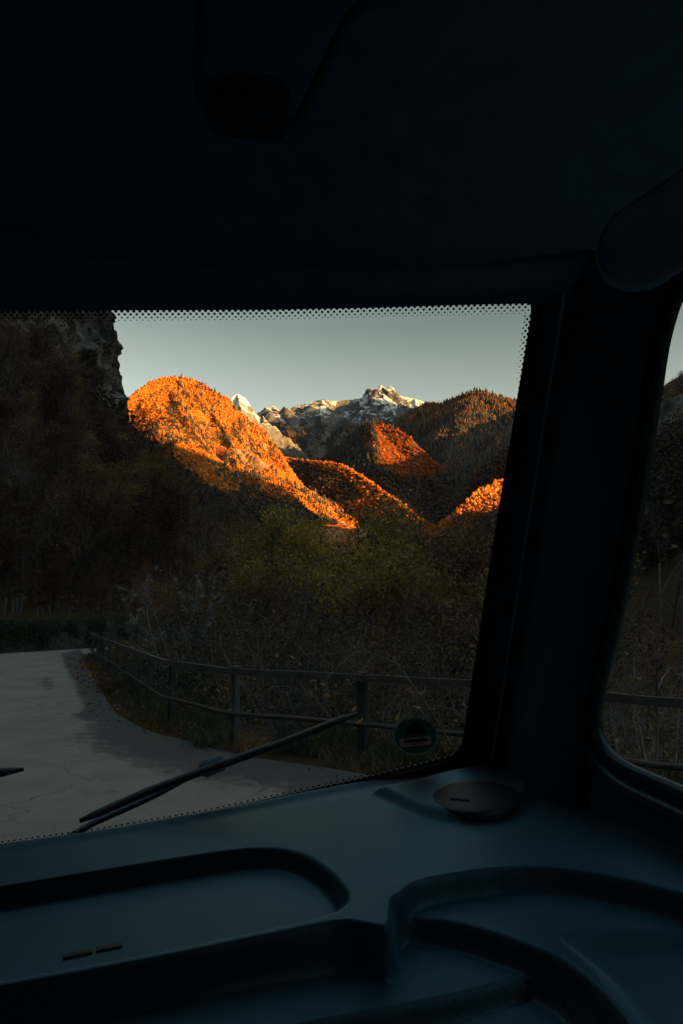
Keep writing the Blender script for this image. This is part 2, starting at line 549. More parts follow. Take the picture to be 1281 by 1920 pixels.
def ground_z(x, y):
    x = np.asarray(x, float); y = np.asarray(y, float)
    dr = sdist_line(EDGE_R, x, y)
    dl = -sdist_line(EDGE_L, x, y)
    n = fbm(x * 0.15, y * 0.15, 3, 5) - 0.5
    nb = fbm(x * 0.02, y * 0.02, 5, 5) - 0.5
    # outer side: verge, then the ravine, then the far wall of the valley
    zr = np.where(dr > 0, 0.05 * sstep(0, 0.4, dr) + 0.10 * n * sstep(0.1, 1.0, dr), 0)
    zr = zr - 0.72 * np.maximum(0, dr - 1.25) * sstep(1.25, 2.2, dr)
    floor_z = -9.0 + 2.2 * n
    zr = np.maximum(zr, floor_z)
    gully = fbm(x * 0.004, y * 0.004, 9, 4, True) - 0.5
    pl = 0.70 * (x - 26) - 8 + n * 2.0 + nb * 22 * sstep(40, 150, x) + gully * np.clip(x * 0.12, 0, 60)
    H = np.interp(y, RIDGE_Y, RIDGE_H)
    xc = 26 + (H + 8) / 0.70
    pl = np.minimum(pl, H + 14 * nb + gully * 14 - 0.55 * np.maximum(0, x - xc - 30)) 
    zr = np.maximum(zr, pl)
    # inner side: bank, terrace, hillside
    zl = 1.45 * sstep(0.25, 0.7, dl) + 0.06 * np.clip(dl - 0.7, 0, 6) + 0.85 * np.maximum(0, dl - 7.0) * sstep(6.0, 10.0, dl)
    zl = zl + n * 0.5 * sstep(1, 3, dl) + n * 2.5 * sstep(10, 20, dl) + nb * 14 * sstep(20, 90, dl)
    zl = np.minimum(zl, 190 + nb * 60)
    zl = np.where(y > 600, np.minimum(zl, 190 - (y - 600) * 0.2), zl)
    z = np.where(dl > 0, zl, np.where(dr > 0, zr, -0.04))
    # flat shelf of the roadway
    z = np.where((dl <= 0.25) & (dr <= 0.0), -0.04, z)
    return z


def spaced(lo, hi, fine_lo, fine_hi, step, grow):
    c = list(np.arange(fine_lo, fine_hi + 1e-6, step))
    d = step
    while c[-1] < hi: d *= grow; c.append(c[-1] + d)
    d = step
    while c[0] > lo: d *= grow; c.insert(0, c[0] - d)
    return np.array(c)


gx = spaced(-900, 2600, -24, 14, 0.22, 1.035)
gy = spaced(-700, 3600, 2, 46, 0.30, 1.035)
GX, GY = np.meshgrid(gx, gy, indexing='ij')
GZ = ground_z(GX, GY)
ground = mesh_np("ground", np.stack([GX, GY, GZ], -1).reshape(-1, 3), grid_faces(len(gx), len(gy)), MAT['soil'])
tag(ground, "brown leaf covered slopes of the valley on both sides of the road", kind="structure")

# the road ribbon
er = resample(EDGE_R[:int(len(EDGE_R) - 3)], 0.22)
tcur = np.linspace(0, 1, len(er))
el_ = resample(EDGE_L[:int(len(EDGE_L) - 3)], 0.22)
el = np.stack([np.interp(tcur, np.linspace(0, 1, len(el_)), el_[:, k]) for k in (0, 1)], 1)
NC = 46
cc = np.linspace(0, 1, NC) ** 1.25
RX = er[:, None, 0] * (1 - cc) + el[:, None, 0] * cc
RY = er[:, None, 1] * (1 - cc) + el[:, None, 1] * cc
RZ = 0.02 + 0.05 * (1 - (2 * cc[None, :] - 1) ** 2) + 0.015 * (fbm(RX * 0.5, RY * 0.5, 21, 3) - 0.5)
RZ[:, 0] = -0.02; RZ[:, -1] = -0.02
road = mesh_np("road", np.stack([RX, RY, RZ], -1).reshape(-1, 3), grid_faces(*RX.shape), MAT['asphalt'])
tag(road, "narrow grey asphalt road bending left past the railing", kind="structure")
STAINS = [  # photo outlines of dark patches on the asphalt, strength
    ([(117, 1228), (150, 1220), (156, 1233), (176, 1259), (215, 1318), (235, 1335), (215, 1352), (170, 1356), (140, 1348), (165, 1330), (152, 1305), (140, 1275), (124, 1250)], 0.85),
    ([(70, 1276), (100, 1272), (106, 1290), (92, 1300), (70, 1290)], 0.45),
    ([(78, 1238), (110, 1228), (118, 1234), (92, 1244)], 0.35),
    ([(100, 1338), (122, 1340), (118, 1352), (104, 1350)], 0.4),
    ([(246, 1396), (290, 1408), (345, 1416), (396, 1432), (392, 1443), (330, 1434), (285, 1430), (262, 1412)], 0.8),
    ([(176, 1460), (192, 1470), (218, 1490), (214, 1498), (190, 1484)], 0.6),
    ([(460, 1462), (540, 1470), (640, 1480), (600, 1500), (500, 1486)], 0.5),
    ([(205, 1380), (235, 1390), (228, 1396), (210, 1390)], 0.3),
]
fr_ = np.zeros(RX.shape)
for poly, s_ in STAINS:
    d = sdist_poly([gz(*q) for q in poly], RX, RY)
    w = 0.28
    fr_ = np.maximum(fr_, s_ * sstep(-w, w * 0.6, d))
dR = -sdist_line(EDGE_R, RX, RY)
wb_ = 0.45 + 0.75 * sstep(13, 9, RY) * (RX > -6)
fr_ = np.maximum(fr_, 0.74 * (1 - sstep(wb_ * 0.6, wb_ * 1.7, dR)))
a_ = road.data.attributes.new("stain", 'FLOAT', 'POINT')
a_.data.foreach_set("value", fr_.ravel().astype(np.float32))

# ------------------------------------------------------------------ mountains
def peak_field(ridges, X, Y):
    """Upper envelope of cones along ridge lines. ridges: (list of (px,py,D), slope, concavity)"""
    H = np.full(X.shape, -1e9); DD = np.full(X.shape, 1e9)
    for pts, k, cv in ridges:
        q = resample(pts if isinstance(pts, np.ndarray) else np.array([P(*p) for p in pts]), 14)
        for j in range(len(q)):
            d = np.hypot(X - q[j, 0], Y - q[j, 1])
            h = q[j, 2] - k * d + cv * 60 * (1 - np.exp(-d / 60.0)) * 0.0 - 8 * (1 - np.exp(-d / 25.0)) * cv
            m = h > H
            H = np.where(m, h, H); DD = np.where(m, d, DD)
    return H, DD


def mountain(name, ridges, x0, x1, y0, y1, n, mat, label, amp=30, nscale=0.004, seed=1, base=-60, rough=1.0):
    xs = np.linspace(x0, x1, n[0]); ys = np.linspace(y0, y1, n[1])
    X, Y = np.meshgrid(xs, ys, indexing='ij')
    wx = (fbm(X * nscale, Y * nscale, seed + 50, 4) - 0.5) * 60; wy = (fbm(X * nscale, Y * nscale, seed + 80, 4) - 0.5) * 60
    H, D = peak_field(ridges, X, Y)
    H2, D2 = peak_field(ridges, X + wx, Y + wy)
    f = sstep(5, 120, D)
    H = H * (1 - f) + H2 * f
    r = fbm(X * nscale, Y * nscale, seed, 6, True) - 0.55
    b = fbm(X * nscale * 3, Y * nscale * 3, seed + 9, 5) - 0.5
    H = H + f * amp * r * 1.6 + (0.15 * rough + f) * amp * 0.35 * b * (1 + 0.5 * (rough > 1))
    H = np.maximum(H, base)
    o = mesh_np(name, np.stack([X, Y, H], -1).reshape(-1, 3), grid_faces(*n), mat)
    tag(o, label, kind="structure")
    return dict(X=X, Y=Y, Z=H, x0=x0, x1=x1, y0=y0, y1=y1, n=n)


def sample_grid(g, x, y):
    u = (x - g['x0']) / (g['x1'] - g['x0']) * (g['n'][0] - 1); v = (y - g['y0']) / (g['y1'] - g['y0']) * (g['n'][1] - 1)
    i = np.clip(u.astype(int), 0, g['n'][0] - 2); j = np.clip(v.astype(int), 0, g['n'][1] - 2)
    fu = u - i; fv = v - j
    Z = g['Z']
    return (Z[i, j] * (1 - fu) + Z[i + 1, j] * fu) * (1 - fv) + (Z[i, j + 1] * (1 - fu) + Z[i + 1, j + 1] * fu) * fv


MAT['mt_dome'] = mountain_mat('autumn_mountain', ((0.10, 0.024, 0.005), (0.20, 0.052, 0.008)), ((0.11, 0.055, 0.025), (0.30, 0.17, 0.085)), rock_amt=0.75, scale=0.012)
MAT['mt_hill'] = mountain_mat('autumn_hill', ((0.05, 0.018, 0.006), (0.10, 0.036, 0.010)), ((0.07, 0.05, 0.035), (0.14, 0.10, 0.07)), rock_amt=0.1, scale=0.01)
MAT['mt_snow'] = mountain_mat('snowy_rock', ((0.022, 0.023, 0.025), (0.045, 0.040, 0.036)), ((0.030, 0.033, 0.038), (0.085, 0.088, 0.095)), (800, 1900), -0.02, 0.8, scale=0.004)
MAT['mt_conifer'] = mountain_mat('conifer_slope', ((0.016, 0.018, 0.014), (0.04, 0.026, 0.014)), ((0.05, 0.045, 0.04), (0.10, 0.09, 0.075)), rock_amt=0.05, scale=0.008)

G1 = mountain("mountain", [
    ([(150, 830, 1450), (200, 790, 1560), (240, 748, 1620), (262, 730, 1650), (285, 713, 1690), (310, 705, 1710), (340, 704, 1720)], 1.25, 1.0),
    ([(340, 704, 1720), (370, 711, 1720), (400, 730, 1720), (425, 743, 1720), (445, 768, 1710)], 1.32, 1.0),
    ([(445, 768, 1710), (470, 788, 1700), (490, 800, 1700), (505, 820, 1690), (520, 840, 1680), (533, 868, 1660), (541, 890, 1640), (546, 930, 1600)], 1.6, 1.0),
    ([(395, 760, 1690), (420, 800, 1600), (450, 832, 1530), (480, 853, 1490), (508, 882, 1460), (535, 912, 1440), (552, 930, 1420), (564, 950, 1405), (568, 978, 1385), (570, 1020, 1360)], 1.7, 0.5),
    ([(320, 720, 1700), (345, 780, 1560), (380, 830, 1460), (420, 875, 1390), (460, 915, 1330)], 0.8, 0.5),
    ([(255, 760, 1620), (275, 800, 1500), (310, 850, 1400), (340, 900, 1320)], 0.8, 0.5),
], -1000, 120, 1050, 2300, (280, 300), MAT['mt_dome'], "rounded autumn mountain glowing orange in the low sun beside the cliff", 34, 0.006, 11)
G2 = mountain("mountain", [
    ([(500, 845, 2300), (540, 857, 2250), (580, 862, 2180), (620, 865, 2100), (645, 872, 2020), (680, 893, 1900), (715, 918, 1780), (745, 938, 1680), (770, 958, 1590), (785, 985, 1500)], 0.75, 1.0),
], -420, 700, 1250, 2700, (220, 260), MAT['mt_hill'], "low wooded ridge with a sunlit crest below the snowy range", 24, 0.006, 12)
G3 = mountain("mountain", [
    ([(540, 900, 4300), (590, 872, 3950), (620, 852, 3700), (650, 825, 3400), (680, 797, 3100), (702, 789, 2950), (720, 793, 2900), (740, 801, 2860), (760, 814, 2820), (780, 832, 2780), (796, 849, 2740), (803, 870, 2700), (806, 920, 2620)], 1.05, 1.0),
    ([(702, 789, 2950), (704, 815, 2720), (706, 845, 2500), (712, 882, 2350), (718, 925, 2220)], 1.0, 0.8),
], -420, 900, 1900, 3900, (240, 300), MAT['mt_hill'], "steep wooded foothill with one sunlit flank in front of the snowy summit", 30, 0.005, 13)
G4 = mountain("mountain", [
    ([(300, 830, 5600), (440, 800, 5600), (485, 773, 5700), (500, 768, 5750), (512, 762, 5750), (524, 770, 5800), (545, 766, 5850), (560, 758, 5900), (575, 756, 5950), (590, 752, 6000), (605, 748, 6000), (620, 752, 6000), (640, 751, 6050), (660, 749, 6100), (677, 747, 6100), (692, 737, 6100), (705, 729, 6100), (714, 721, 6100), (724, 729, 6100), (745, 741, 6100), (762, 745, 6100), (778, 747, 6100), (792, 752, 6100), (810, 762, 6050), (860, 775, 6000), (1000, 790, 6000)], 0.95, 1.0),
    ([(715, 726, 6100), (722, 745, 5850), (738, 768, 5500), (748, 795, 5200), (756, 830, 4800)], 0.95, 0.8),
    ([(692, 738, 6100), (680, 765, 5700), (655, 795, 5300), (630, 825, 5000), (615, 860, 4600)], 0.95, 0.8),
    ([(605, 748, 6000), (600, 775, 5600), (606, 805, 5200), (590, 840, 4800)], 0.95, 0.8),
    ([(778, 747, 6100), (785, 775, 5600), (795, 810, 5100)], 0.95, 0.8),
    ([(512, 762, 5750), (530, 795, 5200), (552, 815, 4700), (565, 840, 4400), (580, 870, 4100)], 0.8, 0.8),
], -2400, 2400, 3300, 7600, (430, 420), MAT['mt_snow'], "far snow dusted summit ridge with a sunlit peak under the pale sky", 150, 0.0022, 14, -100, 2.4)
MAT['mt_peak'] = mountain_mat('snowy_peak_rock', ((0.030, 0.024, 0.018), (0.075, 0.045, 0.025)), ((0.045, 0.044, 0.044), (0.12, 0.11, 0.10)), (760, 1180), 0.35, 0.8, scale=0.007)
G5 = mountain("mountain", [
    ([(400, 790, 3400), (425, 760, 3500), (437, 742, 3560), (446, 737, 3600), (458, 744, 3600), (472, 762, 3600), (488, 785, 3580), (500, 808, 3550), (515, 840, 3500), (525, 880, 3450)], 1.1, 1.0),
    ([(446, 737, 3600), (452, 765, 3350), (465, 800, 3100), (480, 840, 2900)], 1.1, 0.8),
], -1200, -150, 2700, 4300, (200, 260), MAT['mt_peak'], "small snowy rock peak behind the shoulder of the orange mountain", 80, 0.006, 15, -60, 1.8)
G6 = mountain("mountain", [
    ([(740, 790, 4500), (780, 768, 4350), (805, 758, 4250), (830, 757, 4200), (850, 749, 4150), (870, 742, 4050), (888, 737, 4000), (905, 735, 3980), (920, 739, 3950), (940, 745, 3920), (960, 751, 3900), (1000, 764, 3850), (1080, 795, 3750), (1200, 850, 3600)], 0.75, 1.0),
    ([(890, 737, 4000), (882, 765, 3700), (872, 795, 3400), (858, 830, 3100), (838, 870, 2800), (822, 910, 2600)], 0.75, 0.8),
    ([(1000, 764, 3850), (960, 800, 3400), (925, 840, 3000), (890, 890, 2700)], 0.75, 0.8),
], -100, 2200, 2200, 5200, (300, 320), MAT['mt_conifer'], "dark conifer covered mountain with a small sunlit top beside the window post", 60, 0.003, 16, -60)
G7 = mountain("mountain", [
    ([(835, 985, 1950), (850, 958, 2000), (872, 925, 2080), (900, 889, 2180), (930, 860, 2280), (950, 845, 2350), (1000, 812, 2450), (1070, 780, 2550)], 0.85, 0.8),
    ([(835, 990, 1500), (860, 962, 1540), (882, 936, 1600), (905, 916, 1650), (930, 903, 1700), (960, 893, 1750), (1010, 885, 1800), (1060, 890, 1850)], 0.8, 1.0),
], 120, 1300, 1250, 3000, (230, 280), MAT['mt_hill'], "shaded slope and sunlit knoll at the foot of the conifer mountain", 26, 0.006, 17, -60)

SHADE_MT = mountain("mountain", [  # unseen mountain added to throw shade on the far range
    (np.array([(1750, 2600, 900), (2240, 3200, 1360), (2890, 3420, 1930), (3050, 3750, 2080), (3150, 4050, 2200), (3230, 4270, 2230), (3340, 4440, 2070), (3450, 4600, 2090), (3700, 4900, 2300), (4100, 5500, 2350), (4300, 6400, 2300)]), 1.4, 1.0),
], 900, 6200, 2000, 7600, (170, 190), MAT['mt_conifer'], "unseen mountain added to block the low sun from the far range", 40, 0.003, 18, -60)


# ------------------------------------------------------------------ far forest as mass
def crown_shape(seed, conifer=False):
    r = random.Random(seed)
    if conifer:
        V = [(0, 0, 1.0)]; Fs = []
        for t, (z, rad) in enumerate(((0.62, 0.15), (0.34, 0.22), (0.05, 0.27))):
            for k in range(7):
                a = 2 * math.pi * k / 7 + t
                rr = rad * r.uniform(0.75, 1.25)
                V.append((rr * math.cos(a), rr * math.sin(a), z + r.uniform(-0.05, 0.05)))
            apex = len(V); V.append((0, 0, min(1.0, z + 0.42)))
            b = apex - 7
            for k in range(7): Fs.append((b + k, b + (k + 1) % 7, apex))
        return np.array(V), np.array(Fs)
    g = np.random.default_rng(seed)
    n = 20
    u = g.normal(size=(n, 3)); u /= np.linalg.norm(u, axis=1, keepdims=True)
    C = u * g.uniform(0.22, 0.5, (n, 1)) * np.array([1, 1, 1.15]) + np.array([0, 0, 0.5])
    t = np.cross(u, g.normal(size=(n, 3))); t /= np.linalg.norm(t, axis=1, keepdims=True)
    b2 = np.cross(u, t) * 0.8 + u * g.normal(0, 0.2, (n, 1))
    sz = g.uniform(0.20, 0.36, (n, 1))
    V = np.stack([C - t * sz, C - b2 * sz, C + t * sz, C + b2 * sz], 1).reshape(-1, 3)
    return V, np.arange(4 * n).reshape(n, 4)
    bm = bmesh.new()
    bmesh.ops.create_icosphere(bm, subdivisions=2, radius=0.5)
    for v in bm.verts:
        k = r.uniform(0.62, 1.25)
        v.co = Vector((v.co.x * k, v.co.y * k, v.co.z * k * 1.15 + 0.45))
    V = np.array([v.co[:] for v in bm.verts]); Fs = np.array([[v.index for v in f.verts] for f in bm.faces])
    bm.free()
    return V, Fs


SHAPES = [crown_shape(s) for s in range(9)]
CSHAPES = [crown_shape(20 + s, True) for s in range(3)]


def crowns(name, pts, size, shapes, mat, label, seed=0, squash=(0.8, 1.25)):
    rg = np.random.default_rng(seed)
    which = rg.integers(0, len(shapes), len(pts))
    Vs, Fs, off = [], [], 0
    for k, (V, Fc) in enumerate(shapes):
        q = pts[which == k]; n = len(q)
        if n == 0: continue
        s = size[which == k] * np.clip(np.exp(rg.normal(0, 0.28, n)), 0.55, 1.8)
        hz = s * rg.uniform(*squash, n)
        a = rg.uniform(0, 6.283, n)
        ca, sa = np.cos(a), np.sin(a)
        X = (V[None, :, 0] * ca[:, None] - V[None, :, 1] * sa[:, None]) * s[:, None] + q[:, 0:1]
        Y = (V[None, :, 0] * sa[:, None] + V[None, :, 1] * ca[:, None]) * s[:, None] + q[:, 1:2]
        Z = V[None, :, 2] * hz[:, None] + q[:, 2:3]
        Vs.append(np.stack([X, Y, Z], -1).reshape(-1, 3))
        Fs.append((Fc[None] + (np.arange(n) * len(V))[:, None, None] + off).reshape(-1, Fc.shape[1])); off += n * len(V)
    o = mesh_np(name, np.concatenate(Vs), np.concatenate(Fs), mat, smooth=False)
    tag(o, label, kind="stuff")
    return o


def scatter(g, n, seed, cond=None, px=(-200, 1250), slope_max=9.0, over=3):
    """Random points of a mountain grid that face the valley."""
    rg = np.random.default_rng(seed)
    x = rg.uniform(g['x0'], g['x1'], n * over); y = rg.uniform(g['y0'], g['y1'], n * over)
    z = sample_grid(g, x, y)
    zx = sample_grid(g, x + 4, y) - z; zy = sample_grid(g, x, y + 4) - z
    pxx = 640 + x / y * F
    pyy = 1150 - (z - CAM_H) / y * F
    ok = (z > -40) & (pxx > px[0]) & (pxx < px[1]) & (np.hypot(zx, zy) / 4 < slope_max) & (pyy < 1080)
    ok &= (zy > -2.2)
    p = np.stack([x, y, z], 1)[ok]
    pp = np.stack([pxx, pyy], 1)[ok]
    if cond is not None:
        k = cond(p, pp); p = p[k]
    return p[:n]


def patch(p, s, seed, lo): return fbm(p[:, 0] * s, p[:, 1] * s, seed, 4) > lo


p1 = scatter(G1, 80000, 1, lambda p, q: (fbm(p[:, 0] * 0.012, p[:, 1] * 0.012, 61, 4) < np.where((np.abs(q[:, 0] - 452) < 55) & (np.abs(q[:, 1] - 838) < 50), 0.60, 0.72)) & (q[:, 1] < 985) & (q[:, 0] > 150), slope_max=2.8, over=11)
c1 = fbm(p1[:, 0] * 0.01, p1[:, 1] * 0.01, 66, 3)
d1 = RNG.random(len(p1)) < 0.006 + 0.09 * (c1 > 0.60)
shade_z1 = 225 + 130 * (fbm(p1[:, 0] * 0.006, p1[:, 1] * 0.006, 91, 5) - 0.5) - 0.18 * (p1[:, 0] + 250)  # limit of the darker woods, drawn along the shadow line
shade1 = (p1[:, 2] < shade_z1) & ~d1
hi1 = ~shade1 & ~d1
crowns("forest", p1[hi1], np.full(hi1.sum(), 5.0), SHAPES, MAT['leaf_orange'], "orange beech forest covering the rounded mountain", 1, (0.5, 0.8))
crowns("forest", p1[shade1], np.full(shade1.sum(), 6.2), SHAPES, MAT['leaf_shade'], "forest on the foot of the rounded mountain, coloured dark as shade", 21)
crowns("forest", p1[d1], np.full(d1.sum(), 9.5), CSHAPES, MAT['conifer'], "scattered dark conifers on the rounded mountain", 2, (0.9, 1.2))
p2 = scatter(G2, 22000, 2, over=5)
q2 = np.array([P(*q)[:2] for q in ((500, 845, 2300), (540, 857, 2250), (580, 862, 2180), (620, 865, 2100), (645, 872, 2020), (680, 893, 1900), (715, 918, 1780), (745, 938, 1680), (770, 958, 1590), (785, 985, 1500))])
s2 = sdist_line(q2, p2[:, 0], p2[:, 1]) > 22 + 60 * (fbm(p2[:, 0] * 0.008, p2[:, 1] * 0.008, 97, 4) - 0.45)  # flank turned from the sun takes the painted shade colour
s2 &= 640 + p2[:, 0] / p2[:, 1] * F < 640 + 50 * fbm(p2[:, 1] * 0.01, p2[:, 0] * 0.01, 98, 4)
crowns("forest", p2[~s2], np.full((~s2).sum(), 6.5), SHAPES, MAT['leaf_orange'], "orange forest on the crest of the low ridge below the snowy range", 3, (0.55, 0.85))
crowns("forest", p2[s2], np.full(s2.sum(), 6.5), SHAPES, MAT['leaf_shade'], "forest painted in shade colour on the near flank of the low ridge", 23, (0.55, 0.85))
p3 = scatter(G3, 20000, 3, over=5)
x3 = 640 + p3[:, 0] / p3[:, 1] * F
d3 = RNG.random(len(p3)) < np.where(x3 < 676 + 60 * fbm(p3[:, 0] * 0.006, p3[:, 2] * 0.006, 95, 4), 0.6, 0.06)  # conifers gathered on the unlit flank to darken it as shade
e3 = ~d3 & ((x3 < 662 + 66 * fbm(p3[:, 0] * 0.006, p3[:, 2] * 0.006, 96, 4)) | (p3[:, 2] < 540 + 120 * (fbm(p3[:, 0] * 0.005, p3[:, 1] * 0.005, 92, 4) - 0.5)))  # trees coloured dark where shade should lie
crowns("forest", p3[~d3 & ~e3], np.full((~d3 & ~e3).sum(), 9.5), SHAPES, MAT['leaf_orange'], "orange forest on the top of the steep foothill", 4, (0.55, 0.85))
crowns("forest", p3[e3], np.full(e3.sum(), 9.5), SHAPES, MAT['leaf_shade'], "woods on the foot and flank of the steep foothill, tinted as shade", 24)
crowns("forest", p3[d3], np.full(d3.sum(), 15.0), CSHAPES, MAT['conifer'], "dark conifers massed as shade on one flank of the steep foothill", 5, (0.9, 1.2))
p6 = scatter(G6, 20000, 6, lambda p, q: (q[:, 0] > 740) & (q[:, 0] < 1010), over=6)
d6 = RNG.random(len(p6)) < np.where(p6[:, 2] > 1080, 0.6, 0.2)  # more larches near the top to colour it as sunlit
crowns("forest", p6[~d6], np.full((~d6).sum(), 22.0), CSHAPES, MAT['conifer'], "dark conifer forest on the mountain beside the window post", 6, (0.8, 1.2))
crowns("forest", p6[d6], np.full(d6.sum(), 18.0), CSHAPES, MAT['leaf_brown'], "russet larches among the dark conifers, brightened as a sunlit top", 7, (0.9, 1.3))
p7 = scatter(G7, 18000, 7, lambda p, q: q[:, 0] > 800, over=6)
k7 = (p7[:, 1] < 1880) & (p7[:, 2] < 430)  # knoll keeps the orange; everything else is coloured as shade
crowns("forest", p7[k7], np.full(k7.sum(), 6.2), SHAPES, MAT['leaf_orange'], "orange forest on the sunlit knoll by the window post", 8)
crowns("forest", p7[~k7], np.full((~k7).sum(), 9.0), SHAPES, MAT['leaf_shade'], "woods darkened in colour as shade on the slope behind the sunlit knoll", 28)
p4 = scatter(G4, 9000, 8, lambda p, q: (p[:, 2] < 1500 + 260 * (fbm(p[:, 0] * 0.002, p[:, 1] * 0.002, 3, 4) - 0.5)) & (q[:, 0] > 450))
crowns("forest", p4, np.full(len(p4), 30.0), CSHAPES, MAT['conifer'], "dark forest on the lower slopes of the snowy range", 9, (0.7, 1.0))

# ------------------------------------------------------------------ cliff
cp = resample(smooth_pts(np.array([(-150, 92), (-118, 128), (-95, 150), (-77, 162), (-62, 173), (-59, 181), (-66, 202), (-90, 240)]), 2), 0.7)
nz_ = 170
zz = np.linspace(8, 128, nz_)
tn = np.gradient(cp, axis=0); tn /= np.linalg.norm(tn, axis=1, keepdims=True)
nr = np.stack([tn[:, 1], -tn[:, 0]], 1)                       # outward, to the valley
S = np.arange(len(cp))[:, None] * 0.7 * np.ones((1, nz_)); Zc = np.ones((len(cp), 1)) * zz[None, :]
big = fbm(S * 0.035 + 3, Zc * 0.022, 31, 4, True) - 0.5
blk = fbm((S + 0.5 * Zc) * 0.10, (Zc - 0.4 * S) * 0.06, 33, 4, True)
blk = np.floor(blk * 7) / 7 * 0.6 + blk * 0.4 - 0.5
fin = fbm(S * 0.5, Zc * 0.35, 35, 4) - 0.5
off = big * 10 + blk * 7.5 + fin * 1.6 - (Zc - 46) * 0.24
XC = cp[:, 0:1] + nr[:, 0:1] * off; YC = cp[:, 1:2] + nr[:, 1:2] * off
cliff = mesh_np("cliff", np.stack([XC, YC, Zc], -1).reshape(-1, 3), grid_faces(len(cp), nz_), MAT['rock'], smooth=False)
tag(cliff, "steep bare grey rock face with dark cracks above the wooded slope", kind="structure")
CLIFF = (XC, YC, Zc)

# rock slab on the far side of the side window
def slab(px, py, D, w, h, seed, label):
    c = P(px, py, D)
    n = 60
    u = np.linspace(-1, 1, n); v = np.linspace(-1, 1, n)
    U, V = np.meshgrid(u, v, indexing='ij')
    d = fbm(U * 2.2, V * 1.2, seed, 5, True) - 0.5
    e = np.sqrt(np.clip(1 - (np.abs(U) ** 2.2 + np.abs(V) ** 2.2) * 0.92, 0, 1))
    X = c[0] + U * w * 0.75 - V * 6 ; Y = c[1] - U * w * 0.7 - e * 7 - d * 3 + V * h * 0.35; Z = c[2] + V * h + U * w * 0.45 + d * 3 + e * 3
    o = mesh_np("rock_slab", np.stack([X, Y, Z], -1).reshape(-1, 3), grid_faces(n, n), MAT['rock'], smooth=True)
    tag(o, label, "rock")


slab(1262, 812, 250, 15, 9, 41, "smooth grey rock slab bare among trees high on the slope outside the side window")

# ------------------------------------------------------------------ stone bank wall
m = M('wall_stone')
v = m.pos()
vo = m.n('ShaderNodeTexVoronoi', feature='DISTANCE_TO_EDGE'); vo.inputs['Scale'].default_value = 3.2
vc = m.n('ShaderNodeTexVoronoi'); vc.inputs['Scale'].default_value = 3.2
m.l(v, vo.inputs['Vector']); m.l(v, vc.inputs['Vector'])
n1 = m.noise(v, 6, 5, 0.7)
c = m.mix(0.6, m.ramp(vc.outputs['Color'], [(0.1, (0.022, 0.027, 0.03)), (0.9, (0.055, 0.062, 0.062))]), m.ramp(n1, [(0.3, (0.03, 0.04, 0.03)), (0.7, (0.16, 0.16, 0.15))]))
c = m.mix(1.0, c, m.ramp(vo.outputs['Distance'], [(0.0, 0.2), (0.08, 1.0)]), 'MULTIPLY')
m.col(c).rough(0.9, 0.15).bump(m.math('ADD', vo.outputs['Distance'], n1), 0.8, 0.05)
MAT['wall'] = m.m
wl = resample(EDGE_L, 0.15)
wl = wl[(wl[:, 1] > 14) & (wl[:, 1] < 62)]
tw = np.gradient(wl, axis=0); tw /= np.linalg.norm(tw, axis=1, keepdims=True)
nw = np.stack([-tw[:, 1], tw[:, 0]], 1)                      # away from the road
prof = [(0.22, -0.2), (0.26, 0.15), (0.29, 0.4), (0.32, 0.65), (0.35, 0.9), (0.38, 1.12), (0.42, 1.28), (0.72, 1.34), (1.0, 1.2)]
V_ = []
for k, (o_, z_) in enumerate(prof):
    jt = (fbm(wl[:, 0] * 2.2 + k * 7, wl[:, 1] * 2.2, 44, 3) - 0.5) * 0.16
    V_.append(np.stack([wl[:, 0] + nw[:, 0] * (o_ + jt), wl[:, 1] + nw[:, 1] * (o_ + jt), z_ + jt * 0.6 + 0 * wl[:, 0]], 1))
wall = mesh_np("retaining_wall", np.stack(V_, 1).reshape(-1, 3), grid_faces(len(wl), len(prof)), MAT['wall'], smooth=True)
tag(wall, "low dark stone retaining wall overgrown along the far edge of the road", "wall")

# ------------------------------------------------------------------ railing
def metal(name, a, b, rust):
    m = M(name); v = m.pos()
    n = m.noise(v, 4.0, 6, 0.7); n2 = m.noise(v, 30, 4, 0.7)
    c = m.ramp(n, [(0.35, a), (0.6, b)])
    c = m.mix(m.ramp(n2, [(0.5, 0.0), (0.72, 0.8)]), c, rust)
    m.col(c).rough(0.55, 0.4).bump(n2, 0.3, 0.004)
    return m.m


MAT['post'] = metal('weathered_post', (0.022, 0.024, 0.024), (0.055, 0.06, 0.058), (0.05, 0.03, 0.02))
MAT['post_pale'] = metal('pale_post', (0.07, 0.075, 0.072), (0.15, 0.16, 0.15), (0.07, 0.045, 0.03))
MAT['rail'] = metal('weathered_rail', (0.028, 0.025, 0.022), (0.08, 0.072, 0.06), (0.06, 0.034, 0.022))
MAT['rail_low'] = metal('rusty_rail', (0.020, 0.014, 0.012), (0.045, 0.030, 0.022), (0.07, 0.035, 0.02))

FEN = np.array([(13.5, -5), (9.3, 0.9), (5.6, 4.25)] +
               [tuple(PZ(px, py, 1.05)[:2]) for px, py in ((1281, 1316), (1125, 1301), (880, 1278), (661, 1267), (424, 1255), (310, 1240), (265, 1224), (237, 1213.5), (200, 1199), (170, 1188.5))] +
               [(-10.1, 28.4), (-10.0, 32), (-9.3, 36.5), (-6.5, 44)])
fence = empty("railing", (FEN[7, 0], FEN[7, 1], 0))
tag(fence, "weathered two rail metal railing following the outside of the road bend", "railing")
FO = np.array([FEN[7, 0], FEN[7, 1], 0.0])
fl = FEN.copy()
fl = resample(fl, 0.3)


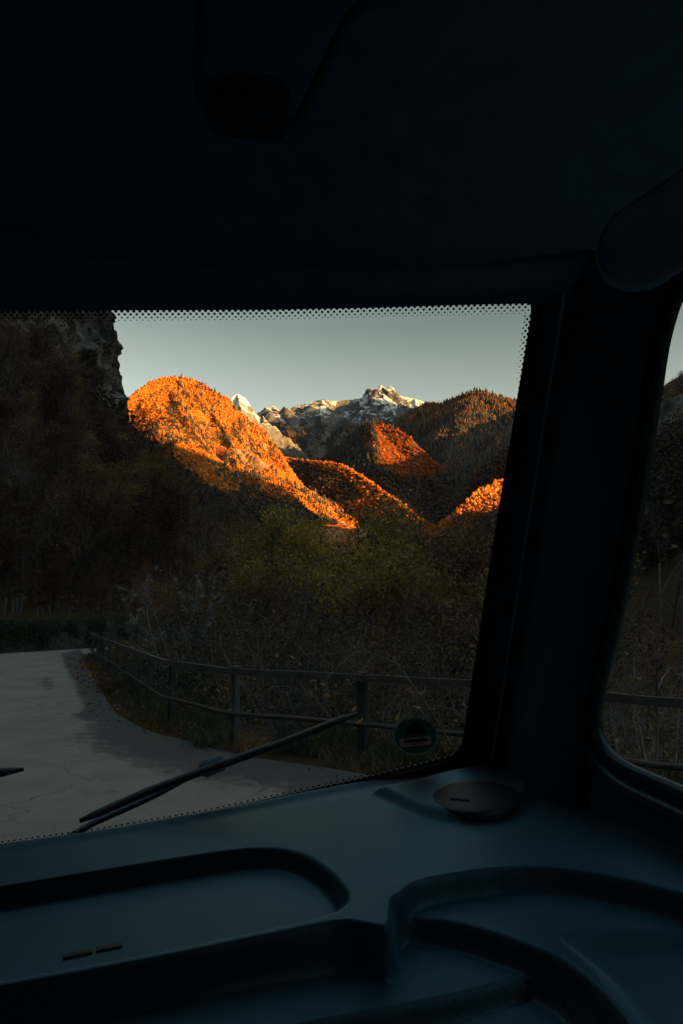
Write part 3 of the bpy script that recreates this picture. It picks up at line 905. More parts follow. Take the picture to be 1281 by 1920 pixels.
def rail(name, z, w, h, mat, dz_amp, wob=0.0):
    b = MB()
    p = np.concatenate([fl, np.full((len(fl), 1), z)], 1)
    p[:, 2] += dz_amp * (fbm(np.arange(len(p)) * 0.22, np.zeros(len(p)), 51, 3) - 0.5)
    if w > 0: b.bar(p - FO, w, h)
    else: b.tube(p - FO, h, n=7)
    return b.build(name, mat, fence, smooth=(w <= 0))


rail("top_rail", 1.03, 0.055, 0.085, MAT['rail'], 0.03)
rail("lower_rail", 0.45, -1, 0.032, MAT['rail_low'], 0.09)
# posts every 2.08 m, measured from the one with the pale top
d_ = np.concatenate([[0], np.cumsum(np.linalg.norm(np.diff(fl, axis=0), axis=1))])
i0 = int(np.argmin(np.hypot(fl[:, 0] - FEN[7, 0], fl[:, 1] - FEN[7, 1])))
s_ = d_[i0] % 2.08
while s_ < d_[-1]:
    x = np.interp(s_, d_, fl[:, 0]); y = np.interp(s_, d_, fl[:, 1])
    i = min(len(fl) - 2, int(np.searchsorted(d_, s_)))
    t = fl[i + 1] - fl[i]; t = t / np.linalg.norm(t)
    R = np.array([[t[0], -t[1], 0], [t[1], t[0], 0], [0, 0, 1]])
    zb = float(ground_z(np.array([x]), np.array([y]))[0]) - 0.15
    b = MB()
    nx, ny = -0.075 * t[1], 0.075 * t[0]                     # I-section on the outside of the rails
    nx, ny = (nx, ny) if (nx * 1 + ny * 1) > 0 else (-nx, -ny)
    c = np.array([x + nx, y + ny, 0]) - FO
    h = 1.08 - zb
    b.box(c + (0, 0, zb + h / 2), (0.095, 0.012, h), R)
    for s in (-1, 1):
        off = R @ np.array([s * 0.053, 0, 0])
        b.box(c + off + (0, 0, zb + h / 2), (0.011, 0.085, h - 0.004), R)
    b.box(c + (0, 0, 1.088), (0.135, 0.11, 0.014), R)
    po = b.build("post", MAT['post_pale'] if abs(x - FEN[7, 0]) < 0.4 else MAT['post'], fence)
    if abs(x - FEN[7, 0]) < 0.4: po["label"] = "paler grey post with a light top"
    s_ += 2.08

# ------------------------------------------------------------------ old wooden posts above the bank
MAT['oldwood'] = bark_mat('grey_weathered_wood', (0.05, 0.055, 0.06), (0.15, 0.16, 0.165), 5)
PLAB = ["pair's slim grey post", ]
prs = [(8, 1121, 1162, .13), (21, 1124, 1163, .15), (32, 1121, 1161, .11), (38, 1122, 1160, .10),
       (67, 1143, 1177, .15), (79, 1141, 1177, .14), (91, 1137, 1175, .14), (101, 1154, 1177, .11), (119, 1146, 1178, .12), (127, 1150, 1178, .10), (137, 1153, 1177, .12)]
pl_ = ["thick grey wooden post, outermost of the four tall posts above the bank wall", "mossy grey wooden post, second from the outer end of the tall posts above the bank",
       "slim grey wooden post between mossy post and last tall post above the bank", "thinnest tall grey post, nearest the short posts above the bank",
       "sturdy grey post starting the row of short posts above the bank wall", "second sturdy grey post in the row of short posts above the bank",
       "crooked post, tallest in the row of short posts above the bank", "shortest stump of a post in the row above the bank wall",
       "grey post just past the gap in the row of short posts", "thin pale post, last but one of the short posts above the bank", "leaning post ending the row of short posts towards the railing"]
for k, (px, y0, y1, w) in enumerate(prs):
    D = 37.2 + 0.08 * (px - 60) * 0.3
    q = P(px, y1, D)
    z = float(ground_z(np.array([q[0]]), np.array([q[1]]))[0])
    h = (y1 - y0) / F * D + (q[2] - z)
    b = MB()
    r = random.Random(k)
    n = 7
    p = [(0.012 * r.uniform(-1, 1) + 0.012 * i * math.sin(k * 2.1), 0.01 * r.uniform(-1, 1), -0.25 + (h + 0.25) * i / (n - 1)) for i in range(n)]
    b.tube(p, [w * 0.5 * r.uniform(0.82, 1.1) for _ in range(n)], n=7)
    o = b.build("wooden_post", MAT['oldwood'], smooth=False)
    o.location = (q[0], q[1], z)
    tag(o, pl_[k], "post", "weathered posts above the bank")

# ------------------------------------------------------------------ trees
MAT['bark_dark'] = bark_mat('dark_bark', (0.022, 0.018, 0.015), (0.06, 0.05, 0.042))
MAT['bark_pale'] = bark_mat('pale_bark', (0.045, 0.042, 0.038), (0.13, 0.122, 0.11))
MAT['twig'] = bark_mat('twig_bark', (0.075, 0.068, 0.06), (0.33, 0.31, 0.28))
MAT['l_olive'] = leaf_mat('leaves_olive', [(0.2, (0.08, 0.053, 0.011)), (0.5, (0.32, 0.205, 0.028)), (0.8, (0.55, 0.36, 0.055))], 0.6, 0.45)
MAT['l_brown'] = leaf_mat('leaves_brown', [(0.15, (0.05, 0.028, 0.012)), (0.5, (0.15, 0.074, 0.022)), (0.85, (0.32, 0.16, 0.04))], 0.6, 0.45)
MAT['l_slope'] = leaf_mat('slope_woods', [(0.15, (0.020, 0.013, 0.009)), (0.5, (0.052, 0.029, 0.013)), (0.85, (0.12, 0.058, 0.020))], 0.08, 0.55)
MAT['l_rust'] = leaf_mat('leaves_rust', [(0.15, (0.026, 0.012, 0.007)), (0.5, (0.080, 0.027, 0.009)), (0.85, (0.20, 0.075, 0.016))], 0.6, 0.45)
MAT['l_green'] = leaf_mat('leaves_green', [(0.15, (0.014, 0.026, 0.016)), (0.5, (0.030, 0.052, 0.028)), (0.85, (0.075, 0.095, 0.040))], 0.5, 0.8)
MAT['l_grey'] = leaf_mat('leaves_greygreen', [(0.15, (0.024, 0.023, 0.015)), (0.55, (0.070, 0.062, 0.040)), (0.92, (0.26, 0.235, 0.17))], 0.7, 0.35)
MAT['fluff'] = leaf_mat('seed_fluff', [(0.1, (0.30, 0.31, 0.31)), (0.9, (0.62, 0.64, 0.64))], 1.0, 0.8)


def tree_data(seed, H, stems=1, spread=0.55, leaf_n=2500, leaf_s=0.07, levels=3, kids=(9, 6, 5), lean=0.1, first=0.3, droop=0.0, rad=None, clump=0.18, fluff=0, twig_vis=1.0, dead=0.0):
    """Tapered stems with limbs and twigs; leaves gathered round the twigs."""
    r = random.Random(seed); rg = np.random.default_rng(seed)
    trunk, twigs = MB(), MB()
    ends = []
    rad = rad or H * 0.013

    def grow(p, d, L, R, lev):
        n = (8, 6, 5, 4)[min(lev, 3)]
        pts = [np.array(p)]; dirs = []
        d = np.array(d, float)
        for i in range(n):
            wig = (0.10, 0.22, 0.30, 0.4)[min(lev, 3)]
            d = d + np.array([r.gauss(0, wig), r.gauss(0, wig), r.gauss(0, wig * 0.7)])
            d[2] += (0.10 if lev < 2 else 0.02) - droop * (lev >= 1) * 0.3
            d /= np.linalg.norm(d)
            dirs.append(d.copy()); pts.append(pts[-1] + d * L / n)
        rr = np.linspace(R, R * (0.35 if lev < 2 else 0.25), n + 1)
        (trunk if lev < 2 else twigs).tube(pts, rr, n=(8, 5, 3, 3)[min(lev, 3)], cap=False)
        if lev >= 2 or lev >= levels:
            for i in range(1, n + 1): ends.append((pts[i], dirs[i - 1], lev))
        if lev >= levels: return
        nk = kids[min(lev, len(kids) - 1)]
        for k in range(nk):
            t = (first if lev == 0 else 0.22) + (1 - (first if lev == 0 else 0.22)) * (k + r.random()) / nk
            i = min(n - 1, int(t * n)); q = pts[i] + (pts[i + 1] - pts[i]) * (t * n - i)
            a = r.uniform(0, 2 * math.pi)
            ax = np.cross(dirs[i], (math.cos(a), math.sin(a), 0.3)); ax /= (np.linalg.norm(ax) + 1e-9)
            ang = spread * r.uniform(0.7, 1.5)
            nd = dirs[i] * math.cos(ang) + ax * math.sin(ang)
            f = (1.05 - 0.55 * t) if lev == 0 else (1.0 - 0.4 * t)
            grow(q, nd, L * (0.42, 0.5, 0.5)[min(lev, 2)] * f * r.uniform(0.75, 1.2), R * (0.45, 0.5, 0.55)[min(lev, 2)] * (1 - 0.4 * t), lev + 1)

    for s in range(stems):
        a = r.uniform(0, 6.283)
        d = np.array([lean * math.cos(a) * (1 + (stems > 1)), lean * math.sin(a) * (1 + (stems > 1)), 1.0]) ; d /= np.linalg.norm(d)
        grow((0.12 * H * 0.2 * math.cos(a) * (stems > 1), 0.12 * H * 0.2 * math.sin(a) * (stems > 1), -0.3), d, H * r.uniform(0.75, 0.95), rad * (1.0 if stems == 1 else 0.6), 0)
    E = np.array([e[0] for e in ends]); 
    keep = rg.random(len(E)) > dead
    if leaf_n:
        Ek = E[keep] if keep.any() else E
        idx = rg.integers(0, len(Ek), leaf_n)
        C = Ek[idx] + rg.normal(0, clump, (leaf_n, 3)) * np.array([1, 1, 0.8])
        LV = leaf_quads(C, leaf_s, rg)
    else:
        LV = (np.zeros((0, 3)), np.zeros((0, 4), int))
    FV = None
    if fluff:
        top = E[E[:, 2] > np.quantile(E[:, 2], 0.45)]
        s0 = rg.integers(0, max(1, len(top) - 8), 34)
        cs = np.concatenate([top[i:i + 8] for i in s0])
        C = cs[rg.integers(0, len(cs), fluff)] + rg.normal(0, 0.022, (fluff, 3))
        FV = leaf_quads(C, 0.019, rg)
    return trunk, twigs, LV, FV


def leaf_quads(C, size, rg):
    n = len(C)
    a = rg.normal(size=(n, 3)); a /= np.linalg.norm(a, axis=1, keepdims=True)
    b = np.cross(a, rg.normal(size=(n, 3))); b /= np.linalg.norm(b, axis=1, keepdims=True)
    s = (np.asarray(size) * rg.uniform(0.55, 1.3, n))[:, None]
    V = np.stack([C - a * s * 0.6, C + b * s * 0.32 - a * s * 0.05, C + a * s * 0.6, C - b * s * 0.32 - a * s * 0.05], 1).reshape(-1, 3)
    return V, np.arange(4 * n).reshape(n, 4)


def mesh_only(name, Vs, Fs, mats, idx=None, smooth=False):
    o = mesh_np(name, Vs, Fs, mats, smooth=smooth, mat_idx=idx)
    me = o.data; bpy.data.objects.remove(o)
    return me


KIND = {}


def make_kind(key, name, bark, twig, leaf, **kw):
    trunk, twigs, LV, FV = tree_data(**kw)
    V = np.array(trunk.v); q = np.array([f for f in trunk.f if len(f) == 4])
    tm = mesh_only("trunk", V, q, [MAT[bark]], smooth=True)
    Vs = []; Fl = []; mats = []; idx = []; off = 0
    if len(twigs.v):
        tv = np.array(twigs.v); tq = np.array([f for f in twigs.f if len(f) == 4])
        Vs.append(tv); Fl.append(tq); mats.append(MAT[twig]); idx += [0] * len(tq); off += len(tv)
    if len(LV[0]):
        Vs.append(LV[0]); Fl.append(LV[1] + off); mats.append(MAT[leaf]); idx += [len(mats) - 1] * len(LV[1]); off += len(LV[0])
    if FV is not None:
        Vs.append(FV[0]); Fl.append(FV[1] + off); mats.append(MAT['fluff']); idx += [len(mats) - 1] * len(FV[1])
    V = np.concatenate(Vs)
    cm = mesh_only("crown", V, np.concatenate(Fl), mats, idx)
    KIND[key] = (name, tm, cm, float(np.quantile(V[:, 2], 0.995)))


make_kind('olive', 'tree', 'bark_dark', 'twig', 'l_olive', seed=1, H=11, leaf_n=10000, leaf_s=0.13, kids=(13, 6, 4), first=0.25, clump=0.28)
make_kind('olive2', 'tree', 'bark_dark', 'twig', 'l_olive', seed=2, H=10, leaf_n=8000, leaf_s=0.12, kids=(12, 6, 4), first=0.2, clump=0.25, stems=2)
make_kind('brown', 'tree', 'bark_dark', 'twig', 'l_brown', seed=3, H=10, leaf_n=7000, leaf_s=0.105, kids=(12, 7, 4), first=0.25, clump=0.22)
make_kind('brown2', 'tree', 'bark_dark', 'twig', 'l_brown', seed=4, H=11, leaf_n=5600, leaf_s=0.06, kids=(13, 7, 5), first=0.2, clump=0.2, spread=0.45)
make_kind('bare', 'bare_tree', 'bark_dark', 'twig', 'l_brown', seed=5, H=12, leaf_n=900, leaf_s=0.06, kids=(13, 8, 5), first=0.25, spread=0.42)
make_kind('bare2', 'bare_tree', 'bark_pale', 'twig', 'l_brown', seed=6, H=10, leaf_n=700, leaf_s=0.06, kids=(12, 8, 5), first=0.2, spread=0.6, stems=2)
make_kind('rust', 'tree', 'bark_dark', 'twig', 'l_rust', seed=7, H=10, leaf_n=9000, leaf_s=0.15, kids=(13, 6, 4), first=0.2, clump=0.3)
make_kind('rust2', 'tree', 'bark_dark', 'twig', 'l_rust', seed=8, H=9, leaf_n=5500, leaf_s=0.13, kids=(12, 6, 4), first=0.2, clump=0.28, stems=2)
make_kind('shrub', 'shrub', 'twig', 'twig', 'l_grey', seed=9, H=4.2, stems=6, leaf_n=5200, leaf_s=0.06, kids=(7, 5, 3), first=0.15, clump=0.16, lean=0.35, rad=0.045, spread=0.6)
make_kind('shrub2', 'shrub', 'twig', 'twig', 'l_brown', seed=10, H=4.0, stems=7, leaf_n=4200, leaf_s=0.038, kids=(7, 5, 3), first=0.15, clump=0.14, lean=0.4, rad=0.04, spread=0.7, droop=0.3)
make_kind('shrub3', 'shrub', 'bark_dark', 'twig', 'l_green', seed=11, H=3.0, stems=7, leaf_n=5600, leaf_s=0.06, kids=(6, 5, 3), first=0.1, clump=0.18, lean=0.45, rad=0.035, spread=0.7)
make_kind('seedy', 'seed_head_shrub', 'twig', 'twig', 'l_grey', seed=12, H=6.0, stems=4, leaf_n=700, leaf_s=0.08, kids=(8, 6, 3), first=0.2, lean=0.4, rad=0.05, spread=0.6, droop=0.25, fluff=3600)
make_kind('bush', 'bush', 'bark_dark', 'twig', 'l_green', seed=13, H=1.1, stems=8, leaf_n=1600, leaf_s=0.075, kids=(4, 3, 2), first=0.1, clump=0.09, lean=0.6, rad=0.014, spread=0.7)
make_kind('bushy', 'bush', 'twig', 'twig', 'l_brown', seed=14, H=0.9, stems=7, leaf_n=1000, leaf_s=0.06, kids=(4, 3, 2), first=0.1, clump=0.08, lean=0.6, rad=0.012, spread=0.7)
make_kind('arch', 'bramble', 'twig', 'twig', 'l_brown', seed=15, H=2.4, stems=9, leaf_n=800, leaf_s=0.028, kids=(4, 3, 2), first=0.2, clump=0.08, lean=0.6, rad=0.016, spread=0.8, droop=0.5)


def plant(key, x, y, height, label, group, sink=0.1, tilt=None):
    name, tm, cm, h0 = KIND[key]
    cat = {'tree': 'tree', 'bare_tree': 'tree', 'shrub': 'shrub', 'seed_head_shrub': 'shrub', 'bush': 'bush', 'bramble': 'bramble'}[name]
    s = height / h0
    z = float(ground_z(np.array([x]), np.array([y]))[0]) - sink
    root = empty(name, (x, y, z), random.uniform(0, 6.283))
    root.scale = (s * random.uniform(0.9, 1.15), s * random.uniform(0.9, 1.15), s)
    tag(root, label, cat, group)
    for pn, me in (("trunk", tm), ("crown", cm)):
        link(bpy.data.objects.new(pn, me), root)
    return root


def plant_px(key, px, top, D, label, group, sink=0.1):
    """Put a plant where the photo shows its top."""
    p = P(px, top, D)
    z = float(ground_z(np.array([p[0]]), np.array([p[1]]))[0])
    h = p[2] - z
    return plant(key, p[0], p[1], max(0.5, h) + sink, label, group, sink)


GR = "trees and shrubs in the ravine behind the railing"
NEAR = [
    ('olive', 548, 962, 24, "yellow green leafy tree in the ravine below the orange mountain"),
    ('olive2', 612, 935, 29, "olive leafed tree standing behind the yellow green tree"),
    ('olive2', 655, 990, 20, "loose olive tree in the middle of the ravine thicket"),
    ('bare', 690, 872, 31, "tall bare tree crossing the sunlit low ridge"),
    ('bare', 650, 892, 34, "slim bare tree left of the one crossing the low ridge"),
    ('brown2', 742, 905, 27, "brown twiggy tree in front of the sunlit low ridge"),
    ('bare', 800, 862, 33, "highest dark bare tree below the steep foothill"),
    ('brown2', 838, 915, 27, "russet sparse tree between the tall bare tree and the sunlit knoll"),
    ('olive2', 885, 965, 22, "olive tree below the sunlit knoll by the window post"),
    ('brown', 925, 985, 18, "brown leafed tree against the window post"),
    ('brown', 775, 985, 21, "full brown tree in the centre of the ravine thicket"),
    ('bare', 470, 930, 36, "dark bare tree left of the yellow green tree"),
    ('bare2', 430, 942, 30, "pale stemmed bare tree behind the seed heads"),
    ('brown2', 385, 985, 33, "thin brown tree behind the pale seed heads"),
    ('brown', 320, 1000, 42, "brown tree at the far end of the ravine"),
    ('rust2', 285, 1060, 38, "small rusty tree at the far end of the railing"),
    ('seedy', 330, 1025, 19, "shrub hung with white seed heads, the largest of the pale ones"),
    ('seedy', 405, 1062, 17, "shrub with scattered white seed heads beside the largest pale one"),
    ('olive2', 625, 950, 27, "olive tree whose crown reaches the foot of the low sunlit ridge"),
    ('brown', 715, 962, 25, "dense brown tree overlapping the sunlit end of the low ridge"),
    ('brown2', 790, 915, 29, "tall sparse brown tree rising between low ridge and steep foothill"),
    ('olive2', 852, 932, 25, "ochre tree standing below the gap before the sunlit knoll"),
    ('shrub', 470, 1080, 16, "grey green shrub under the yellow green tree"),
]
for key, px, top, D, lab in NEAR: plant_px(key, px, top, D, lab, GR)
THICK = [('shrub', "grey leafed shrub in the thicket behind the railing"), ('shrub2', "brown leafed shrub in the thicket behind the railing"),
         ('bare2', "bare pale stemmed tree in the thicket behind the railing"), ('brown', "brown leafed tree in the thicket behind the railing"),
         ('brown2', "sparse brown tree in the thicket behind the railing"), ('olive2', "olive leafed tree in the thicket behind the railing"),
         ('shrub3', "dark green shrub in the thicket behind the railing"), ('arch', "arching bramble stems in the thicket behind the railing")]
rt = random.Random(5)
LAB = dict(THICK)
for k in range(64):
    px = rt.uniform(250, 960); D = rt.choice([rt.uniform(11.5, 15), rt.uniform(15, 23), rt.uniform(23, 34)])
    if D < 15: key = rt.choice(['shrub', 'shrub2', 'arch', 'shrub', 'shrub2']); top = rt.uniform(1130, 1230)
    elif D < 23: key = rt.choice(['shrub', 'shrub2', 'bare2', 'brown', 'brown2']); top = rt.uniform(1040, 1130)
    else: key = rt.choice(['brown', 'brown2', 'olive2', 'bare2', 'olive2']); top = rt.uniform(990, 1060)
    if px < 455 and key == 'olive2': key = 'brown2'
    if px < 330: top += 55
    p = P(px, top, D)
    if float(sdist_line(EDGE_R, np.array([p[0]]), np.array([p[1]]))[0]) < 2.6: continue
    plant_px(key, px, top, D, LAB[key], GR)
# thicket and slope trees seen through the side window and behind the window post
GW = "trees on the slope outside the side window"
SW = {'bare': "dark bare tree on the slope outside the side window", 'bare2': "pale stemmed bare tree on the slope outside the side window",
      'brown2': "sparse brown tree on the slope outside the side window", 'brown': "brown leafed tree on the slope outside the side window",
      'shrub2': "brown shrub on the slope outside the side window", 'arch': "arching bramble outside the side window", 'shrub3': "dark green shrub outside the side window"}
for k in range(76):
    px = rt.uniform(900 if k % 4 > 1 else 1000, 1330)
    q = (0, 1, 2, 2)[k % 4]
    if q == 0: D = rt.uniform(8.5, 13); key = rt.choice(['shrub2', 'arch', 'bare2', 'arch']); h = rt.uniform(2.2, 4.2)
    elif q == 1: D = rt.uniform(14, 26); key = rt.choice(['bare2', 'brown2', 'bare', 'bare2']); h = rt.uniform(6, 10)
    else: D = 28 * (115 / 28) ** rt.random(); key = rt.choice(['bare', 'brown2', 'brown', 'bare', 'bare2']); h = rt.uniform(8, 12)
    p = P(px, 1150, D)
    if float(sdist_line(EDGE_R, np.array([p[0]]), np.array([p[1]]))[0]) < 2.4: continue
    plant(key, p[0], p[1], h, SW[key], GW)
# wooded slope above the bank
GL = "trees on the dark slope below the cliff"
LS = {'rust': "rust leafed tree on the dark slope below the cliff", 'rust2': "small rust leafed tree on the dark slope below the cliff",
      'brown': "brown leafed tree on the dark slope below the cliff", 'brown2': "sparse brown tree on the dark slope below the cliff",
      'bare': "bare dark tree on the slope below the cliff", 'bare2': "bare pale stemmed tree on the slope below the cliff"}
plant_px('rust2', 190, 1062, 39, "orange tinged small tree at the bend behind the short posts", GL)
plant_px('rust', 110, 1040, 43, "rusty tree right behind the short posts", GL)
plant_px('bare2', 95, 700, 118, "pale dead tree with a forked trunk high on the dark slope", GL)
n_ = 0
while n_ < 150:
    D = 40 + 120 * rt.random() ** 1.3
    px = rt.uniform(-60, 520)
    p = P(px, 1150, D)
    dl = -float(sdist_line(EDGE_L, np.array([p[0]]), np.array([p[1]]))[0])
    if dl < 8 or (px < 270 and D > 105): continue
    key = rt.choice(['rust', 'rust2', 'brown', 'brown2', 'brown', 'brown2', 'bare', 'bare2', 'bare'])
    plant(key, p[0], p[1], rt.uniform(7, 12), LS[key], GL, 0.4); n_ += 1
# bushes on the verge
GB = "bushes at the foot of the railing"
for k, (px, py, key, h, lab) in enumerate([
    (345, 1300, 'bush', 0.8, "dark green bush behind the railing between the two nearest full posts"),
    (285, 1285, 'bush', 0.7, "dark green bush behind the railing near the bend"),
    (245, 1270, 'bushy', 0.7, "olive bush behind the railing close to the bend"),
    (392, 1385, 'bush', 0.34, "small green bush at the foot of the pale topped post"),
    (215, 1290, 'bushy', 0.45, "low olive bush on the verge by the bend"),
    (480, 1400, 'bushy', 0.30, "low yellowish bush past the pale topped post"),
    (560, 1400, 'bush', 0.34, "low green bush under the railing behind the wiper blade"),
    (800, 1420, 'bushy', 0.4, "olive bush behind the windscreen sticker")]):
    p = PZ(px, py, 0.1)
    d = p[:2]
    plant(key, d[0], d[1], h, lab, GB, 0.02)

# far wooded slopes as mass
def leafy_mass(name, pts, size, mat, label, seed, nleaf=260, ls=0.068):
    rg = np.random.default_rng(seed)
    n = len(pts)
    h = size * rg.uniform(0.7, 1.3, n)
    u = rg.normal(size=(n, nleaf, 3)); u /= np.linalg.norm(u, axis=2, keepdims=True)
    rr = rg.uniform(0.45, 1.0, (n, nleaf, 1)) ** 0.6
    u = u * rr * np.array([0.36, 0.36, 0.46]) + np.array([0, 0, 0.55])
    # lumps
    lump = rg.normal(0, 0.10, (n, 6, 3)); u = u + np.take_along_axis(lump, np.broadcast_to(rg.integers(0, 6, (n, nleaf, 1)), (n, nleaf, 3)), 1)
    C = pts[:, None, :] + u * h[:, None, None]
    V, Fq = leaf_quads(C.reshape(-1, 3), 1.0, rg)
    s = np.repeat(np.repeat(h * ls, nleaf), 4)[:, None]
    Cc = np.repeat(C.reshape(-1, 3), 4, axis=0)
    V = Cc + (V - Cc) * s
    o = mesh_np(name, V, Fq, mat, smooth=False)
    tag(o, label, kind="stuff")


def slope_pts(n, seed, dlo, dhi, pxlo, pxhi, side):
    rg = np.random.default_rng(seed)
    D = dlo * (dhi / dlo) ** rg.random(n * 2); px = rg.uniform(pxlo, pxhi, n * 2)
    x = (px - 640) / F * D; y = D
    dl = -sdist_line(EDGE_L, x, y) if side < 0 else sdist_line(EDGE_R, x, y)
    k = dl > (9 if side < 0 else 12)
    x, y = x[k][:n], y[k][:n]
    return np.stack([x, y, ground_z(x, y)], 1)


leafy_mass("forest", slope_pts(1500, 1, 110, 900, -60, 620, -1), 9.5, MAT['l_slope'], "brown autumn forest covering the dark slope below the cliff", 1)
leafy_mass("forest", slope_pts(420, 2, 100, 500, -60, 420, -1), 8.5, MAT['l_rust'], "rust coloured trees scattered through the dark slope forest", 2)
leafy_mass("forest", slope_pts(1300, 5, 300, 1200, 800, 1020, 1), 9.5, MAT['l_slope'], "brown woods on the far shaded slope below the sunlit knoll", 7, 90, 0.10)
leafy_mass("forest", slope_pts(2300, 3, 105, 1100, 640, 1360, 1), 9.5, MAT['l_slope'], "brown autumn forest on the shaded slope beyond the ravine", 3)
# scrub on the ledges of the cliff
rg = np.random.default_rng(9)
ii = rg.integers(0, len(cp), 900); jj = (rg.random(900) ** 1.6 * nz_ * 0.75).astype(int)
cpx = 640 + XC[ii, jj] / YC[ii, jj] * F; cpy = 1150 - (Zc[ii, jj] - CAM_H) / YC[ii, jj] * F
okc = (cpx > 72 + np.clip((cpy - 640) * 0.15, -8, 20)) & (cpx < 128 + np.clip((cpy - 600) * 0.42, 0, 75)) & (cpy > 560)
pc_ = np.stack([XC[ii, jj], YC[ii, jj], Zc[ii, jj] - 2.0], 1)[okc]
pc = pc_[:260]
leafy_mass("cliff_scrub", pc, 5.5, MAT['l_rust'], "rusty scrub growing on the ledges of the cliff", 4, 240, 0.075)

# undergrowth, grass and fallen leaves
def near_quads(name, n, seed, region, size, mat, label, lift=(0.0, 0.25), upright=False):
    rg = np.random.default_rng(seed)
    x, y = region(rg, n)
    z = ground_z(x, y)
    C = np.stack([x, y, z + rg.uniform(*lift, len(x))], 1)
    if upright:
        h = size * rg.uniform(0.5, 1.4, len(x))
        a = rg.uniform(0, 6.283, len(x)); w = 0.008 + 0.006 * rg.random(len(x))
        dx, dy = np.cos(a) * w, np.sin(a) * w
        bx, by = rg.normal(0, 0.45, len(x)) * h, rg.normal(0, 0.45, len(x)) * h
        B = np.stack([x, y, z - 0.01], 1)
        V = np.stack([B - np.stack([dx, dy, 0 * dx], 1), B + np.stack([dx, dy, 0 * dx], 1),
                      B + np.stack([bx * 0.5 + dx * 0.7, by * 0.5 + dy * 0.7, h * 0.6], 1), B + np.stack([bx, by, h], 1)], 1).reshape(-1, 3)
        Fq = np.arange(4 * len(x)).reshape(-1, 4)
    else:
        V, Fq = leaf_quads(C, size * np.clip(np.hypot(x, y) / 22.0, 0.32, 1.15), rg)
    o = mesh_np(name, V, Fq, mat, smooth=False)
    tag(o, label, kind="stuff")


def band(lo, hi, side=1, ymin=3, ymax=50):
    E_ = resample(EDGE_R if side > 0 else EDGE_L, 0.1)
    E_ = E_[(E_[:, 1] > ymin) & (E_[:, 1] < ymax)]
    t_ = np.gradient(E_, axis=0); t_ /= np.linalg.norm(t_, axis=1, keepdims=True)
    n_ = np.stack([t_[:, 1], -t_[:, 0]], 1) * (1 if side > 0 else -1)

    def f(rg, n):
        i = rg.integers(0, len(E_), n); d = lo + (hi - lo) * rg.random(n)
        d = d * (0.75 + 0.5 * vnoise(E_[i, 0] * 1.7, E_[i, 1] * 1.7, 4))
        x = E_[i, 0] + n_[i, 0] * d; y = E_[i, 1] + n_[i, 1] * d
        k = fbm(x * 0.9, y * 0.9, 71, 3) > 0.37
        return x[k], y[k]
    return f


MAT['l_grass'] = leaf_mat('dull_grass', [(0.15, (0.030, 0.034, 0.014)), (0.5, (0.075, 0.065, 0.022)), (0.85, (0.17, 0.12, 0.04))], 1.2, 0.6)
near_quads("grass", 26000, 1, band(0.05, 1.6), 0.15, MAT['l_grass'], "olive and yellow grass along the verge under the railing", upright=True)
near_quads("grass", 14000, 2, band(0.3, 2.4), 0.24, MAT['l_green'], "dark green weeds along the verge under the railing", upright=True)
MAT['l_fallen'] = leaf_mat('fallen_leaves', [(0.15, (0.10, 0.035, 0.012)), (0.5, (0.26, 0.11, 0.025)), (0.9, (0.45, 0.28, 0.08))], 1.0, 0.9, 0.0)
near_quads("fallen_leaves", 7500, 3, band(-0.55, 1.6), 0.12, MAT['l_fallen'], "orange fallen leaves scattered along the road edge", (0.01, 0.08))
near_quads("undergrowth", 15000, 14, band(0.55, 3.2, 1, 2, 40), 0.075, MAT['l_brown'], "low brown weeds and leaf litter under the railing", (0.0, 0.22))
near_quads("undergrowth", 90000, 4, band(1.2, 14, 1, 2, 60), 0.075, MAT['l_brown'], "brown undergrowth covering the ravine side", (0.0, 0.8))
near_quads("undergrowth", 26000, 5, band(1.0, 8, 1, 2, 50), 0.075, MAT['l_green'], "dark green ferns and ivy on the ravine side", (0.0, 0.7))
MAT['l_ivy'] = leaf_mat('ivy_leaves', [(0.15, (0.018, 0.026, 0.016)), (0.5, (0.055, 0.062, 0.03)), (0.85, (0.15, 0.14, 0.07))], 0.9, 0.7)
rg = np.random.default_rng(6)
iw = rg.integers(0, len(wl), 52000); hz_ = 1.45 * rg.random(52000) ** 0.55
kk = fbm(wl[iw, 0] * 0.8 + hz_ * 0.7, wl[iw, 1] * 0.8, 77, 4) + hz_ * 0.16 > 0.56
iw, hz_ = iw[kk], hz_[kk]; o_ = 0.20 + 0.11 * hz_ - rg.random(len(iw)) * 0.16 + np.where(hz_ > 1.2, rg.random(len(iw)) * 0.7, 0)
V, Fq = leaf_quads(np.stack([wl[iw, 0] + nw[iw, 0] * o_, wl[iw, 1] + nw[iw, 1] * o_, hz_ + 0.08], 1), 0.13, rg)
tag(mesh_np("ivy", V, Fq, MAT['l_ivy'], smooth=False), "ivy and weeds hanging over the stone bank wall", kind="stuff")
near_quads("grass", 16000, 7, band(0.6, 6, -1, 14, 60), 0.2, MAT['l_grass'], "dull grass on the terrace above the bank wall", upright=True)
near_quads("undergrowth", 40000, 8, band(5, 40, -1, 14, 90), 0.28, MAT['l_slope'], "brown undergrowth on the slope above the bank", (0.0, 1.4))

# ------------------------------------------------------------------ the van the picture is taken from
YAW = math.radians(15.0)                       # the van points a little to the left of the camera
FW = np.array([-math.sin(YAW), math.cos(YAW), 0.0]); RT = np.array([math.cos(YAW), math.sin(YAW), 0.0]); UPV = np.array([0, 0, 1.0])
VO = np.array([0, 0, 0.0])


def vw(lat, fwd, z):                            # van frame -> world (origin: under the camera, on the road)
    return lat * RT + fwd * FW + z * UPV


van = empty("camper_van", (0, 0, 0))
tag(van, "dark cab interior of a camper van standing on the road, windscreen and dashboard", "van")


